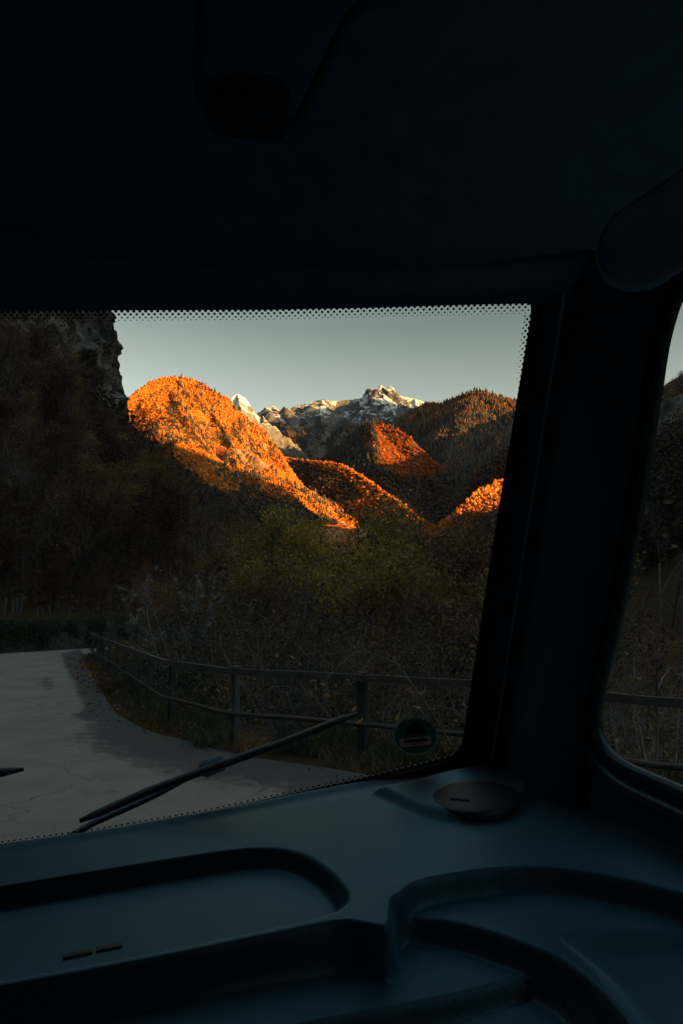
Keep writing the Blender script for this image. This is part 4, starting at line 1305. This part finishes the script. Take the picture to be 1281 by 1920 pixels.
def sdiv(v): return np.asarray(v, float)


# --- windscreen: a raked, slightly bowed sheet
def ws_D(px, py):
    top = 0.95 + 0.10 * px / 1000.0; bot = 1.20 + 0.30 * px / 870.0
    v = (py - 570.0) / 900.0
    return top + (bot - top) * v + 0.05 * math.sin(math.pi * min(1, max(0, v))) * 0.6


def ws(px, py, off=0.0):
    p = P(px, py, ws_D(px, py))
    if off:
        a = P(px + 4, py, ws_D(px + 4, py)) - p; b = P(px, py + 4, ws_D(px, py + 4)) - p
        n = np.cross(b, a); n /= np.linalg.norm(n)
        if n[1] < 0: n = -n
        p = p + n * off                         # + is outside the van
    return p


def ws_right(py):                               # right hand edge of the clear glass
    return np.interp(py, [560, 600, 1000, 1430, 1700], [1000, 996, 929, 862, 820])


def ws_top(px): return np.interp(px, [-800, 0, 500, 1000, 1100], [592, 577, 573, 561, 558])
def ws_bot(px): return np.interp(px, [-800, 0, 200, 400, 560, 700, 790, 865, 900], [1700, 1585, 1557, 1522, 1487, 1455, 1432, 1413, 1404])


nu, nv = 60, 40
Vg = []
for i in range(nu):
    for j in range(nv):
        py = 535 + (1640 - 535) * j / (nv - 1)
        x1 = ws_right(py) + 30
        px = -760 + (x1 + 760) * i / (nu - 1)
        Vg.append(ws(px, py))
screen = mesh_np("windscreen", Vg, grid_faces(nu, nv), MAT['glass'], van)
# black printed dots fading into the glass along its edges
dots = MB()


def dot(px, py, r):
    c = ws(px, py, -0.0015)
    a = ws(px + 3, py, -0.0015) - c; a /= np.linalg.norm(a)
    b = ws(px, py - 3, -0.0015) - c; b -= a * a.dot(b); b /= np.linalg.norm(b)
    D = c[1]; R = r / F * D
    dots.add([c + R * (math.cos(t) * a + math.sin(t) * b) for t in np.linspace(0, 2 * math.pi, 9)[:-1]], [tuple(range(8))])


for row, (dy, rr) in enumerate(((2, 4.1), (8, 3.4), (14, 2.7), (20, 2.0), (25, 1.3))):
    x = -740 + (5.6 if row % 2 else 0)
    while x < 992:
        if x < ws_right(ws_top(x) + dy) - 4: dot(x, ws_top(x) + dy, rr)
        x += 11.2
for row, (dx, rr) in enumerate(((2, 3.6), (8, 2.7), (13, 1.8))):
    y = 592 + (5.6 if row % 2 else 0)
    while y < 1425:
        fade = max(0.0, min(1.0, (760 - y) / 140))
        r_ = rr * (0.45 + 0.55 * fade) if row == 0 else rr * fade
        if r_ > 0.8: dot(ws_right(y) - dx, y, r_)
        y += 11.2
for row, (dy, rr) in enumerate(((1, 2.9), (6.5, 2.0))):
    x = -740 + (5.6 if row % 2 else 0)
    while x < 862:
        dot(x, ws_bot(x) - dy, rr); x += 11.2
dots.build("dot_band", MAT['frit'], screen)

# solid black band round the glass, as a frame with thickness
def outline(n=28):
    """The edge of the clear glass (photo pixels), clockwise from bottom left."""
    o = [(-720, ws_bot(-720))]
    o += [(-720, y) for y in np.linspace(1500, 700, 6)]
    o += [(x, ws_top(x)) for x in np.linspace(-720, 978, n)]
    xr = 998
    for t in np.linspace(0.15, 1, 6):           # rounded upper corner
        a = t * math.pi / 2
        o.append((980 + 17 * math.sin(a), ws_top(980) + 18 - 18 * math.cos(a)))
    o += [(ws_right(y), y) for y in np.linspace(600, 1395, n)]
    o += [(856, 1409), (846, 1417)]
    o += [(x, ws_bot(x)) for x in np.linspace(836, -700, n)]
    return np.array(o)


OUT = outline()


def offset_loop(o, d):
    t = np.roll(o, -1, 0) - np.roll(o, 1, 0); t /= (np.linalg.norm(t, axis=1, keepdims=True) + 1e-9)
    n = np.stack([t[:, 1], -t[:, 0]], 1)
    return o + n * d


def loop_mesh(name, mat, rings, parent, close=True):
    """rings: list of lists of world points with equal length."""
    n = len(rings[0])
    V = np.concatenate([np.array(r) for r in rings])
    Fq = []
    for a in range(len(rings) - 1):
        for i in range(n if close else n - 1):
            j = (i + 1) % n
            Fq.append((a * n + i, a * n + j, (a + 1) * n + j, (a + 1) * n + i))
    return mesh_np(name, V, np.array(Fq), mat, parent)


o1 = OUT; o2 = offset_loop(OUT, 6); o3 = offset_loop(OUT, 26); o4 = offset_loop(OUT, 70)
# keep outside direction (check with the top edge: outside is upwards)
if o2[12, 1] > OUT[12, 1]: o2, o3, o4 = offset_loop(OUT, -6), offset_loop(OUT, -26), offset_loop(OUT, -70)
fr = loop_mesh("windscreen_seal", MAT['rubber'],
               [[ws(*p, 0.004) for p in o1], [ws(*p, -0.004) for p in o1], [ws(*p, -0.010) for p in o2], [ws(*p, -0.010) for p in o3], [ws(*p, 0.004) for p in o4], [ws(*p, 0.012) for p in o4]], van)

# --- sticker on the inside of the glass
def sticker_disc(name, mat, px, py, rx, ry, off, parent, n=40):
    b = MB()
    ring = [ws(px + rx * math.cos(t), py + ry * math.sin(t), off) for t in np.linspace(0, 2 * math.pi, n + 1)[:-1]]
    ring2 = [ws(px + rx * math.cos(t), py + ry * math.sin(t), off - 0.0006) for t in np.linspace(0, 2 * math.pi, n + 1)[:-1]]
    b.add(ring + ring2, [tuple(range(n)), tuple(range(2 * n - 1, n - 1, -1))] + [(i, (i + 1) % n, n + (i + 1) % n, n + i) for i in range(n)])
    return b.build(name, mat, parent)


MAT['st_green'] = plain('sticker_green', (0.014, 0.06, 0.055), 0.6, 0.2, 60, 0.15)
MAT['st_rim'] = plain('sticker_rim', (0.13, 0.19, 0.19), 0.6, 0.2, 60, 0.15)
MAT['st_dark'] = plain('sticker_black', (0.012, 0.012, 0.016), 0.6, 0.2, 60, 0.15)
MAT['st_pale'] = plain('sticker_pale', (0.26, 0.20, 0.19), 0.6, 0.2, 60, 0.15)
MAT['st_red'] = plain('sticker_red', (0.24, 0.03, 0.025), 0.6, 0.2, 60, 0.2)
for k_ in ('st_green', 'st_rim', 'st_pale', 'st_red'):
    t_ = MAT[k_].node_tree; pb = next(n for n in t_.nodes if n.type == 'BSDF_PRINCIPLED'); ou = next(n for n in t_.nodes if n.type == 'OUTPUT_MATERIAL')
    tl = t_.nodes.new('ShaderNodeBsdfTranslucent'); mx_ = t_.nodes.new('ShaderNodeMixShader'); mx_.inputs[0].default_value = 0.5
    t_.links.new(pb.inputs['Base Color'].links[0].from_socket, tl.inputs[0])
    t_.links.new(pb.outputs[0], mx_.inputs[1]); t_.links.new(tl.outputs[0], mx_.inputs[2]); t_.links.new(mx_.outputs[0], ou.inputs[0])
def circ(r, k=48): return [(778.5 + r * math.cos(t), 1379 + 0.865 * r * math.sin(t)) for t in np.linspace(0, 2 * math.pi, k + 1)[:-1]]


def st_sheet(name, mat, outer, holes, parent):
    bm = bmesh.new(); es = []
    for lp in [outer] + holes:
        vs = [bm.verts.new(Vector(ws(*p, -0.002))) for p in lp]
        es += [bm.edges.new((vs[i], vs[(i + 1) % len(vs)])) for i in range(len(vs))]
    bmesh.ops.triangle_fill(bm, use_beauty=True, use_dissolve=False, edges=es)
    me = bpy.data.meshes.new(name); bm.to_mesh(me); bm.free(); me.materials.append(mat)
    return link(bpy.data.objects.new(name, me), parent)


EMB = [(757, 1378), (759, 1370), (763, 1363), (770, 1360), (774, 1352), (782, 1351), (790, 1357), (796, 1364), (798, 1370), (799, 1375)]
PLT = [(748, 1385), (806, 1379), (808, 1395), (751, 1400)]
PNL = [(756, 1386.5), (801, 1382), (801.5, 1389), (757, 1393)]
BAR = [(766, 1393.6), (793, 1391), (795, 1394.4), (767, 1397)]
st = st_sheet("sticker", MAT['st_green'], circ(38.5), [EMB, PLT], screen)
st["label"] = "round green sticker with a pale rim and a red and white plate"
st_sheet("sticker_rim", MAT['st_rim'], circ(41.5), [circ(38.5)], screen)
st_sheet("sticker_emblem", MAT['st_dark'], EMB, [], screen)
st_sheet("sticker_plate", MAT['st_pale'], PLT, [PNL, BAR], screen)
st_sheet("sticker_panel", MAT['st_dark'], PNL, [], screen)
st_sheet("sticker_bar", MAT['st_red'], BAR, [], screen)

# --- wipers, outside the glass
def wiper(bx, jx, tx, name="wiper"):
    """bx: hidden pivot, jx: connector, tx: list of blade points (photo pixels on the glass)."""
    root = bpy.data.objects.new(name, None); link(root, van)
    b = MB()
    pts = [ws(*p, 0.020) for p in tx]
    pts = resample(np.array(pts), 0.03)
    b.tube(pts, np.interp(np.linspace(0, 1, len(pts)), [0, 0.06, 0.5, 0.94, 1], [0.005, 0.009, 0.0105, 0.009, 0.004]), n=8, sx=1.0, sy=0.8)
    b.tube([p_ for p_ in pts[1:-1]] - np.array([0, 0.012, 0]) * 0, 0.003, n=6)
    b.build("wiper_blade", MAT['rubber'], root, smooth=True)
    b = MB()
    q = [ws(*p, 0.042) for p in bx]
    b.tube(resample(np.array(q), 0.04), 0.0085, n=8, sx=1.2, sy=0.7)
    b.build("wiper_arm", MAT['trim'], root, smooth=True)
    b = MB()
    c = ws(*jx, 0.034)
    t = ws(jx[0] + 10, jx[1] - 4, 0.034) - ws(jx[0] - 10, jx[1] + 4, 0.034); t /= np.linalg.norm(t)
    b.tube([c - t * 0.026, c - t * 0.018, c + t * 0.018, c + t * 0.026], [0.009, 0.016, 0.016, 0.009], n=8)
    b.build("connector", MAT['trim'], root, smooth=True)
    return root


w1 = wiper([(60, 1640), (170, 1572), (290, 1518), (404, 1452)], (404, 1452), [(150, 1552), (280, 1495), (400, 1449), (540, 1400), (676, 1346)])
w1["label"] = "wiper lying across the lower right of the windscreen"
w2 = wiper([(-700, 1700), (-560, 1640), (-400, 1560), (-260, 1512)], (-260, 1512), [(-520, 1590), (-260, 1510), (-100, 1475), (44, 1451)])
w2["label"] = "wiper whose rubber tip just shows at the left edge"

# --- dashboard: one moulded sheet with trays and steps
p1_, p2_, p3_ = P(0, 1585, 1.2), P(870, 1440, 1.5), P(1281, 1550, 1.056)
N_ = np.cross(p2_ - p1_, p3_ - p1_); N_ /= N_[2]
ZA = lambda x, y: p1_[2] - (N_[0] * (x - p1_[0]) + N_[1] * (y - p1_[1])) / N_[2]


def on_dash(px, py, dz=0.0):
    d = ray(px, py); o = np.array([0, 0, CAM_H])
    q = p1_ + np.array([0, 0, dz])
    k = N_.dot(q - o) / N_.dot(d)
    return o + d * k


def reg(pts, dz=0.0, sm=2):
    q = np.array([on_dash(px, py, dz)[:2] for px, py in pts])
    q = np.concatenate([q, q[:1]])
    q = smooth_pts(q, sm)
    return q


dx = np.arange(-1.25, 0.80, 0.0033); dy = np.arange(0.42, 1.75, 0.0033)
X, Y = np.meshgrid(dx, dy, indexing='ij')
Z = ZA(X, Y)


def step(poly, depth, w):
    global Z
    d = sdist_poly(poly, X, Y)
    Z = Z - depth * sstep(-w * 0.35, w * 0.65, d)


def level(poly, depth, w, inside=None):
    global Z
    d = sdist_poly(poly, X, Y)
    if inside is not None: d = np.minimum(d, sdist_poly(inside, X, Y) - 0.012)
    m_ = sstep(-w * 0.35, w * 0.65, d)
    Z = Z * (1 - m_) + (ZA(X, Y) - depth) * m_


def hump(poly, h, w):
    global Z
    d = sdist_poly(poly, X, Y)
    Z = Z + h * sstep(-w * 0.5, w * 0.5, d)


# long tray
step(reg([(-700, 1770), (-400, 1727), (0, 1664), (200, 1631), (400, 1599), (490, 1589), (560, 1597), (612, 1628), (642, 1660), (652, 1684), (640, 1701), (600, 1718), (450, 1750), (300, 1782), (0, 1836), (-400, 1912), (-700, 1970)]), 0.026, 0.016)
# right hand tray
step(reg([(733, 1745), (736, 1708), (745, 1686), (764, 1664), (790, 1650), (860, 1637), (960, 1625), (1060, 1628), (1160, 1645), (1281, 1676), (1450, 1722), (1700, 1800), (1700, 2050), (1300, 2300), (900, 2300), (760, 1850)], sm=1), 0.030, 0.010)
# rounded lid in the lower right corner
level(reg([(1062, 1759), (1120, 1750), (1200, 1744), (1300, 1741), (1700, 1742), (1700, 2300), (1300, 2300), (1225, 1960), (1185, 1885), (1130, 1815)], -0.03), 0.050, 0.035)
# lower shelf
qa = [on_dash(px, py)[:2] for px, py in ((-700, 1985), (-400, 1925), (0, 1852), (300, 1797), (560, 1742), (650, 1724), (690, 1734))]
qm = [on_dash(739, 1741)[:2]]
qb = [on_dash(px, py, -0.03)[:2] for px, py in ((736, 1731), (765, 1723), (800, 1722), (850, 1728), (920, 1746), (1000, 1775), (1050, 1796), (1110, 1842), (1160, 1894), (1190, 1935), (1240, 2100), (1240, 2400), (-700, 2700))]
CPOLY = smooth_pts(np.array(qa + qm + qb + qa[:1]), 2)
level(CPOLY, 0.044 + 0.014 * sstep(-0.15, 0.15, X), 0.012)
# slot in the lower shelf
level(reg([(420, 1985), (560, 1945), (650, 1920), (850, 1868), (1000, 1830), (1036, 1836), (1056, 1850), (1100, 1900), (1140, 1965), (1200, 2200), (1000, 2500), (300, 2500)], -0.058, 1), 0.082, 0.010, CPOLY)
level(reg([(560, 2010), (760, 1945), (900, 1903), (1010, 1869), (1046, 1856), (1072, 1876), (1100, 1905), (1150, 2000), (1000, 2400), (600, 2400)], -0.075, 1), 0.074, 0.010, CPOLY)
# plateau under the round cover
hump(reg([(706, 1489), (770, 1478), (840, 1457), (905, 1446), (965, 1450), (1005, 1475), (990, 1510), (945, 1533), (860, 1543), (800, 1532), (750, 1508)]), 0.016, 0.028)
# the far edge rolls down to the glass; low rim at the right hand end
back = np.array([on_dash(px, py)[:2] for px, py in ((-760, 1712), (-400, 1648), (0, 1585), (200, 1556), (400, 1521), (560, 1488), (700, 1462), (800, 1447), (870, 1441), (935, 1443), (1000, 1458), (1120, 1497), (1281, 1552), (1500, 1640))])
db = -sdist_line(smooth_pts(back, 2), X, Y)                    # + towards the cabin (left of the line's right side)
if np.median(db[:, :40]) > 0: db = -db
db = -db if float(np.mean(db[100:200, :20])) < 0 else db
Z = Z - 0.10 * (1 - sstep(-0.06, 0.02, db)) + 0.006 * np.exp(-((db - 0.02) / 0.02) ** 2)
keep = db > -0.055
Z = Z + CAM_H * 0
idx = -np.ones(X.shape, int); idx[keep] = np.arange(keep.sum())
gf = grid_faces(*X.shape)
fl_ = idx.ravel()[gf]
fl_ = fl_[(fl_ >= 0).all(1)]
dash = mesh_np("dashboard", np.stack([X[keep], Y[keep], Z[keep]], 1), fl_, MAT['dash'], van)

# round cover with a finger slot
c0 = on_dash(892, 1496, 0.012)
ex = on_dash(975, 1494, 0.012) - on_dash(808, 1494, 0.012)
rx_ = np.linalg.norm(ex) / 2
ey = on_dash(892, 1466, 0.012) - on_dash(892, 1526, 0.012); ry_ = np.linalg.norm(ey) / 2
b = MB()
ax, ay = ex / np.linalg.norm(ex), ey / np.linalg.norm(ey)
prof = [(1.0, -0.008), (1.0, -0.001), (0.985, 0.003), (0.95, 0.005), (0.6, 0.0065), (0.25, 0.007)]
n = 56
Vv = []
for r_, h_ in prof:
    for k in range(n):
        t = 2 * math.pi * k / n
        Vv.append(c0 + ax * rx_ * r_ * math.cos(t) + ay * ry_ * r_ * math.sin(t) + np.array([0, 0, h_]))
Fs = [(a * n + k, a * n + (k + 1) % n, (a + 1) * n + (k + 1) % n, (a + 1) * n + k) for a in range(len(prof) - 1) for k in range(n)]
Fs.append(tuple((len(prof) - 1) * n + k for k in range(n)))
b.add(Vv, Fs)
MAT['cover'] = plain('cover_plastic', (0.012, 0.024, 0.032), 0.5, 0.25, 30, 0.2, 0.15, 900)
cov = b.build("speaker_cover", MAT['cover'], van, smooth=True)
b = MB()
s0, s1 = on_dash(846, 1497, 0.0195), on_dash(879, 1501, 0.0195)
b.tube(resample(np.array([s0, s1]), 0.006), 0.0035, n=8, sx=1, sy=0.6)
b.build("finger_slot", MAT['st_rim'], cov, smooth=True)
# small clips on the tray floor
for x0, y0, x1, y1 in ((118, 1797, 174, 1785), (180, 1783, 230, 1773)):
    b = MB()
    a_, c_ = on_dash(x0, y0, -0.026), on_dash(x1, y1, -0.026)
    b.bar(resample(np.array([a_, c_]), 0.02), 0.012, 0.006)
    b.build("tray_clip", MAT['cover'], van, bevel=0.002)

# --- side door with its window
TUM = 0.012


def side(lat0, fwd, z): return vw(lat0, fwd, z)


LATR = 0.69


def on_side(px, py, lat=LATR):
    d = ray(px, py); o = np.array([0, 0, CAM_H])
    k = lat / d.dot(RT)
    p = o + d * k
    return p.dot(FW), p[2]


win = [on_side(*q) for q in ((1300, 500), (1281, 530), (1263, 572), (1249, 620), (1240, 662), (1226, 760), (1205, 900), (1181, 1040), (1155, 1170), (1135, 1250), (1122, 1308), (1117, 1348), (1122, 1384), (1139, 1414), (1172, 1440), (1230, 1465), (1281, 1487), (1400, 1540))]
win = np.array(win)
zlo = win[-1, 1]; ztop = win[0, 1]
rear_f = -0.45
hole = np.concatenate([win, [[rear_f + 0.06, zlo - 0.02], [rear_f, zlo + 0.05], [rear_f, ztop - 0.02], [rear_f + 0.06, ztop + 0.04], [win[0, 0] - 0.08, ztop + 0.045]]])


def door(name, lat, outward):
    bm = bmesh.new()
    outer = [(1.36, 0.35), (1.36, 1.48), (1.20, 1.72), (0.96, 2.28), (0.90, 2.40), (-0.80, 2.40), (-0.80, 0.35)]
    def ring(pts):
        vs = [bm.verts.new(vw(lat, f, z)) for f, z in pts]
        return [bm.edges.new((vs[i], vs[(i + 1) % len(vs)])) for i in range(len(vs))]
    es = ring(outer) + ring([tuple(q) for q in hole])
    bmesh.ops.triangle_fill(bm, use_beauty=True, use_dissolve=False, edges=es)
    # two skins joined round the window opening
    geom = bmesh.ops.extrude_face_region(bm, geom=bm.faces[:])
    for v in [g for g in geom['geom'] if isinstance(g, bmesh.types.BMVert)]:
        v.co += Vector(RT * 0.010 * outward)
    bmesh.ops.recalc_face_normals(bm, faces=bm.faces)
    me = bpy.data.meshes.new(name); bm.to_mesh(me); bm.free()
    me.materials.append(MAT['trim'])
    d = link(bpy.data.objects.new(name, me), van)
    # rubber round the opening: thin inner lip and broader outer roll
    for nm, offd, rad, lt in (("window_seal", 0.0, 0.010, 0.0), ("window_trim", 0.030, 0.012, 0.002)):
        cen = hole.mean(0)
        t = np.roll(hole, -1, 0) - np.roll(hole, 1, 0); t /= np.linalg.norm(t, axis=1, keepdims=True)
        nn = np.stack([t[:, 1], -t[:, 0]], 1)
        sg = 1 if np.sum((hole - cen) * nn) > 0 else -1
        hp = hole + sg * nn * offd
        pts = smooth_pts(np.array([vw(lat - outward * lt, f, z) for f, z in np.concatenate([hp, hp[:2]])]), 1)
        bb = MB(); bb.tube(pts, rad, n=10)
        bb.build(nm, MAT['seal'], d, smooth=True)
    bm = bmesh.new()
    vs = [bm.verts.new(vw(lat + outward * 0.005, f, z)) for f, z in hole]
    bm.faces.new(vs)
    me = bpy.data.meshes.new("side_glass"); bm.to_mesh(me); bm.free(); me.materials.append(MAT['glass'])
    link(bpy.data.objects.new("side_glass", me), d)
    return d


dr_ = door("side_door", LATR, 1)
dl_ = door("side_door", -1.32, -1)

# --- window post between windscreen and side window, lofted from edge to edge
ys = np.linspace(330, 1560, 34)


def post_cols(py):
    t = (py - 520) / 910.0
    xs_ = np.interp(py, [330, 520, 1430, 1600], [1074, 1045, 905, 878])          # the seam, its highlight painted pale
    xw = ws_right(py) + 12
    f, z = on_side(np.interp(py, hole_py, hole_px), py)
    return xw, xs_, f, z


hole_py = np.array([300, 500, 530, 572, 620, 662, 760, 900, 1040, 1170, 1250, 1308, 1348, 1600]); hole_px = np.array([1340, 1300, 1281, 1263, 1249, 1240, 1226, 1205, 1181, 1155, 1135, 1122, 1117, 1100])
rows = []
for py in ys:
    xw, xs_, f, z = post_cols(py)
    A = ws(xw - 2, py, -0.006); B = ws(xw + 10, py, -0.022)
    Cc = ws(xs_ - 9, py, -0.026); Dd = ws(xs_ - 3, py, -0.034)
    E2 = ws(xs_ + 3, py, -0.034); F2 = ws(xs_ + 10, py, -0.046)
    G = vw(LATR, f, z)
    p_ = lambda t, bow: E2 * (1 - t) + G * t - RT * bow - FW * bow * 0.6
    inn = vw(LATR - 0.030, f + 0.045, z)
    rows.append([A, B, Cc, Dd, E2, F2, F2 * 0.66 + inn * 0.34 - RT * 0.012, F2 * 0.33 + inn * 0.67 - RT * 0.012, inn, vw(LATR - 0.014, f + 0.018, z), vw(LATR + 0.004, f + 0.012, z)])
rows = np.array(rows)
pil = mesh_np("window_post", rows.reshape(-1, 3), grid_faces(rows.shape[0], rows.shape[1]), MAT['trim'], van)
pil.modifiers.new("thick", 'SOLIDIFY').thickness = 0.004
b = MB()
b.tube([ws(np.interp(py, [500, 520, 1430, 1600], [1048, 1045, 905, 878]), py, -0.0365) for py in np.linspace(530, 1436, 24)], 0.003, n=6)
b.build("trim_seam", MAT['seam'], pil, smooth=True)

# --- header above the glass, roof lining, visor and the dark bracket
hx = np.linspace(-900, 1300, 54)
r0 = [ws(x, ws_top(x) + 2, -0.012) for x in hx]
r1 = [ws(x, ws_top(x) - 18, -0.022) for x in hx]
r2 = [ws(x, ws_top(x) - 24, -0.040) for x in hx]
lip_px = [-900, 0, 200, 400, 640, 900, 1060, 1090]; lip_py = [500, 492, 492, 500, 503, 503, 490, 486]
r3 = [P(x, np.interp(x, lip_px, lip_py), ws_D(x, 560) - 0.10) for x in hx]
r4 = [P(x, np.interp(x, lip_px, lip_py) - 6, ws_D(x, 560) - 0.10) for x in hx]
r5 = [p + np.array([0, 0.02, 0.22]) for p in r4]
hd = mesh_np("header_trim", np.array([r0, r1, r2, r3, r4, r5]).reshape(-1, 3), grid_faces(6, len(hx)), MAT['lining'], van)
hd.modifiers.new("thick", 'SOLIDIFY').thickness = 0.003
edge_px = [-900, -300, 0, 150, 300, 450, 640, 800, 930, 1060, 1120, 1400]; edge_py = [360, 405, 430, 450, 473, 490, 501, 497, 486, 466, 462, 470]
lx = np.linspace(-900, 1400, 70)
rows = []
for t in np.linspace(0, 1, 26):
    row = []
    for x in lx:
        p0 = P(x, np.interp(x, edge_px, edge_py), 0.86)
        pe = np.array([p0[0] * 1.1, -0.75, 2.46 + 0 * x])
        z = p0[2] + (pe[2] - p0[2]) * (1 - (1 - t) ** 2.2)
        q = np.array([p0[0] + (pe[0] - p0[0]) * t, p0[1] + (pe[1] - p0[1]) * t, z])
        row.append(q)
    rows.append(row)
lip = [[q + np.array([0, 0.005, 0.012]) for q in rows[0]]]
back_ = [[P(x, np.interp(x, lip_px, lip_py) - 8, 0.93) + np.array([0, 0.05, 0.05]) for x in lx]]
rf = mesh_np("roof_lining", np.array(back_ + lip + rows).reshape(-1, 3), grid_faces(len(rows) + 2, len(lx)), MAT['lining'], van)
rf.modifiers.new("thick", 'SOLIDIFY').thickness = 0.004

b = bmesh.new()
vis = smooth_pts(np.array([(1150, 400), (1116, 455), (1120, 492), (1146, 526), (1192, 537), (1236, 527), (1281, 497), (1380, 430), (1440, 330), (1300, 300)]), 2)
vs = [b.verts.new(P(px, py, 0.60 - 0.00018 * (540 - py) * 1.5)) for px, py in vis]
f_ = b.faces.new(vs)
g_ = bmesh.ops.extrude_face_region(b, geom=[f_])
for v in [q for q in g_['geom'] if isinstance(q, bmesh.types.BMVert)]: v.co += Vector((0.01, 0.028, 0.006))
bmesh.ops.recalc_face_normals(b, faces=b.faces)
me = bpy.data.meshes.new("sun_visor"); b.to_mesh(me); b.free(); me.materials.append(MAT['lining'])
vo_ = link(bpy.data.objects.new("sun_visor", me), van)
bv = vo_.modifiers.new("bevel", 'BEVEL'); bv.width = 0.009; bv.segments = 3; bv.limit_method = 'ANGLE'

b = MB()
b.tube([P(378, -60, 0.50), P(376, 60, 0.52), P(372, 140, 0.535), P(376, 180, 0.54), P(390, 205, 0.545), P(420, 220, 0.545)], 0.0052, n=8)
b.tube([P(520, 228, 0.545), P(545, 232, 0.545), P(562, 222, 0.545), P(590, 165, 0.535), P(630, 80, 0.52), P(655, 30, 0.51), P(685, 5, 0.50), P(740, -6, 0.50)], 0.0052, n=8)
br = b.build("overhead_bracket", MAT['trim'], van, smooth=True)
b = MB()
ring_px = [(392, 150), (392, 205), (402, 238), (420, 246), (500, 260), (520, 258), (530, 236), (534, 170), (520, 150), (450, 142)]
fa = [P(px, py, 0.535) for px, py in ring_px]; fb = [P(px, py, 0.575) for px, py in ring_px]
k_ = len(ring_px)
b.add(fa + fb, [tuple(range(k_)), tuple(range(2 * k_ - 1, k_ - 1, -1))] + [(i, (i + 1) % k_, k_ + (i + 1) % k_, k_ + i) for i in range(k_)])
b.build("mount_block", MAT['trim'], br, bevel=0.004)

# --- shell that keeps the cab dark: bulkhead, floor, front below the dash, roof skin
b = MB()
b.box(vw(-0.32, -0.82, 1.35), (2.1, 0.04, 2.3), np.stack([RT, FW, UPV], 1))
b.build("bulkhead", MAT['lining'], van)
b = MB()
b.box(vw(-0.32, 0.45, 0.42), (2.0, 2.5, 0.05), np.stack([RT, FW, UPV], 1))
b.build("cab_floor", MAT['rubber'], van)
b = MB()
b.box(vw(-0.32, 0.15, 2.50), (2.12, 2.0, 0.03), np.stack([RT, FW, UPV], 1))
b.box(vw(-0.32, 1.60, 0.80), (1.96, 0.04, 0.90), np.stack([RT, FW, UPV], 1))
b.build("body_panel", MAT['paint'], van, bevel=0.006)
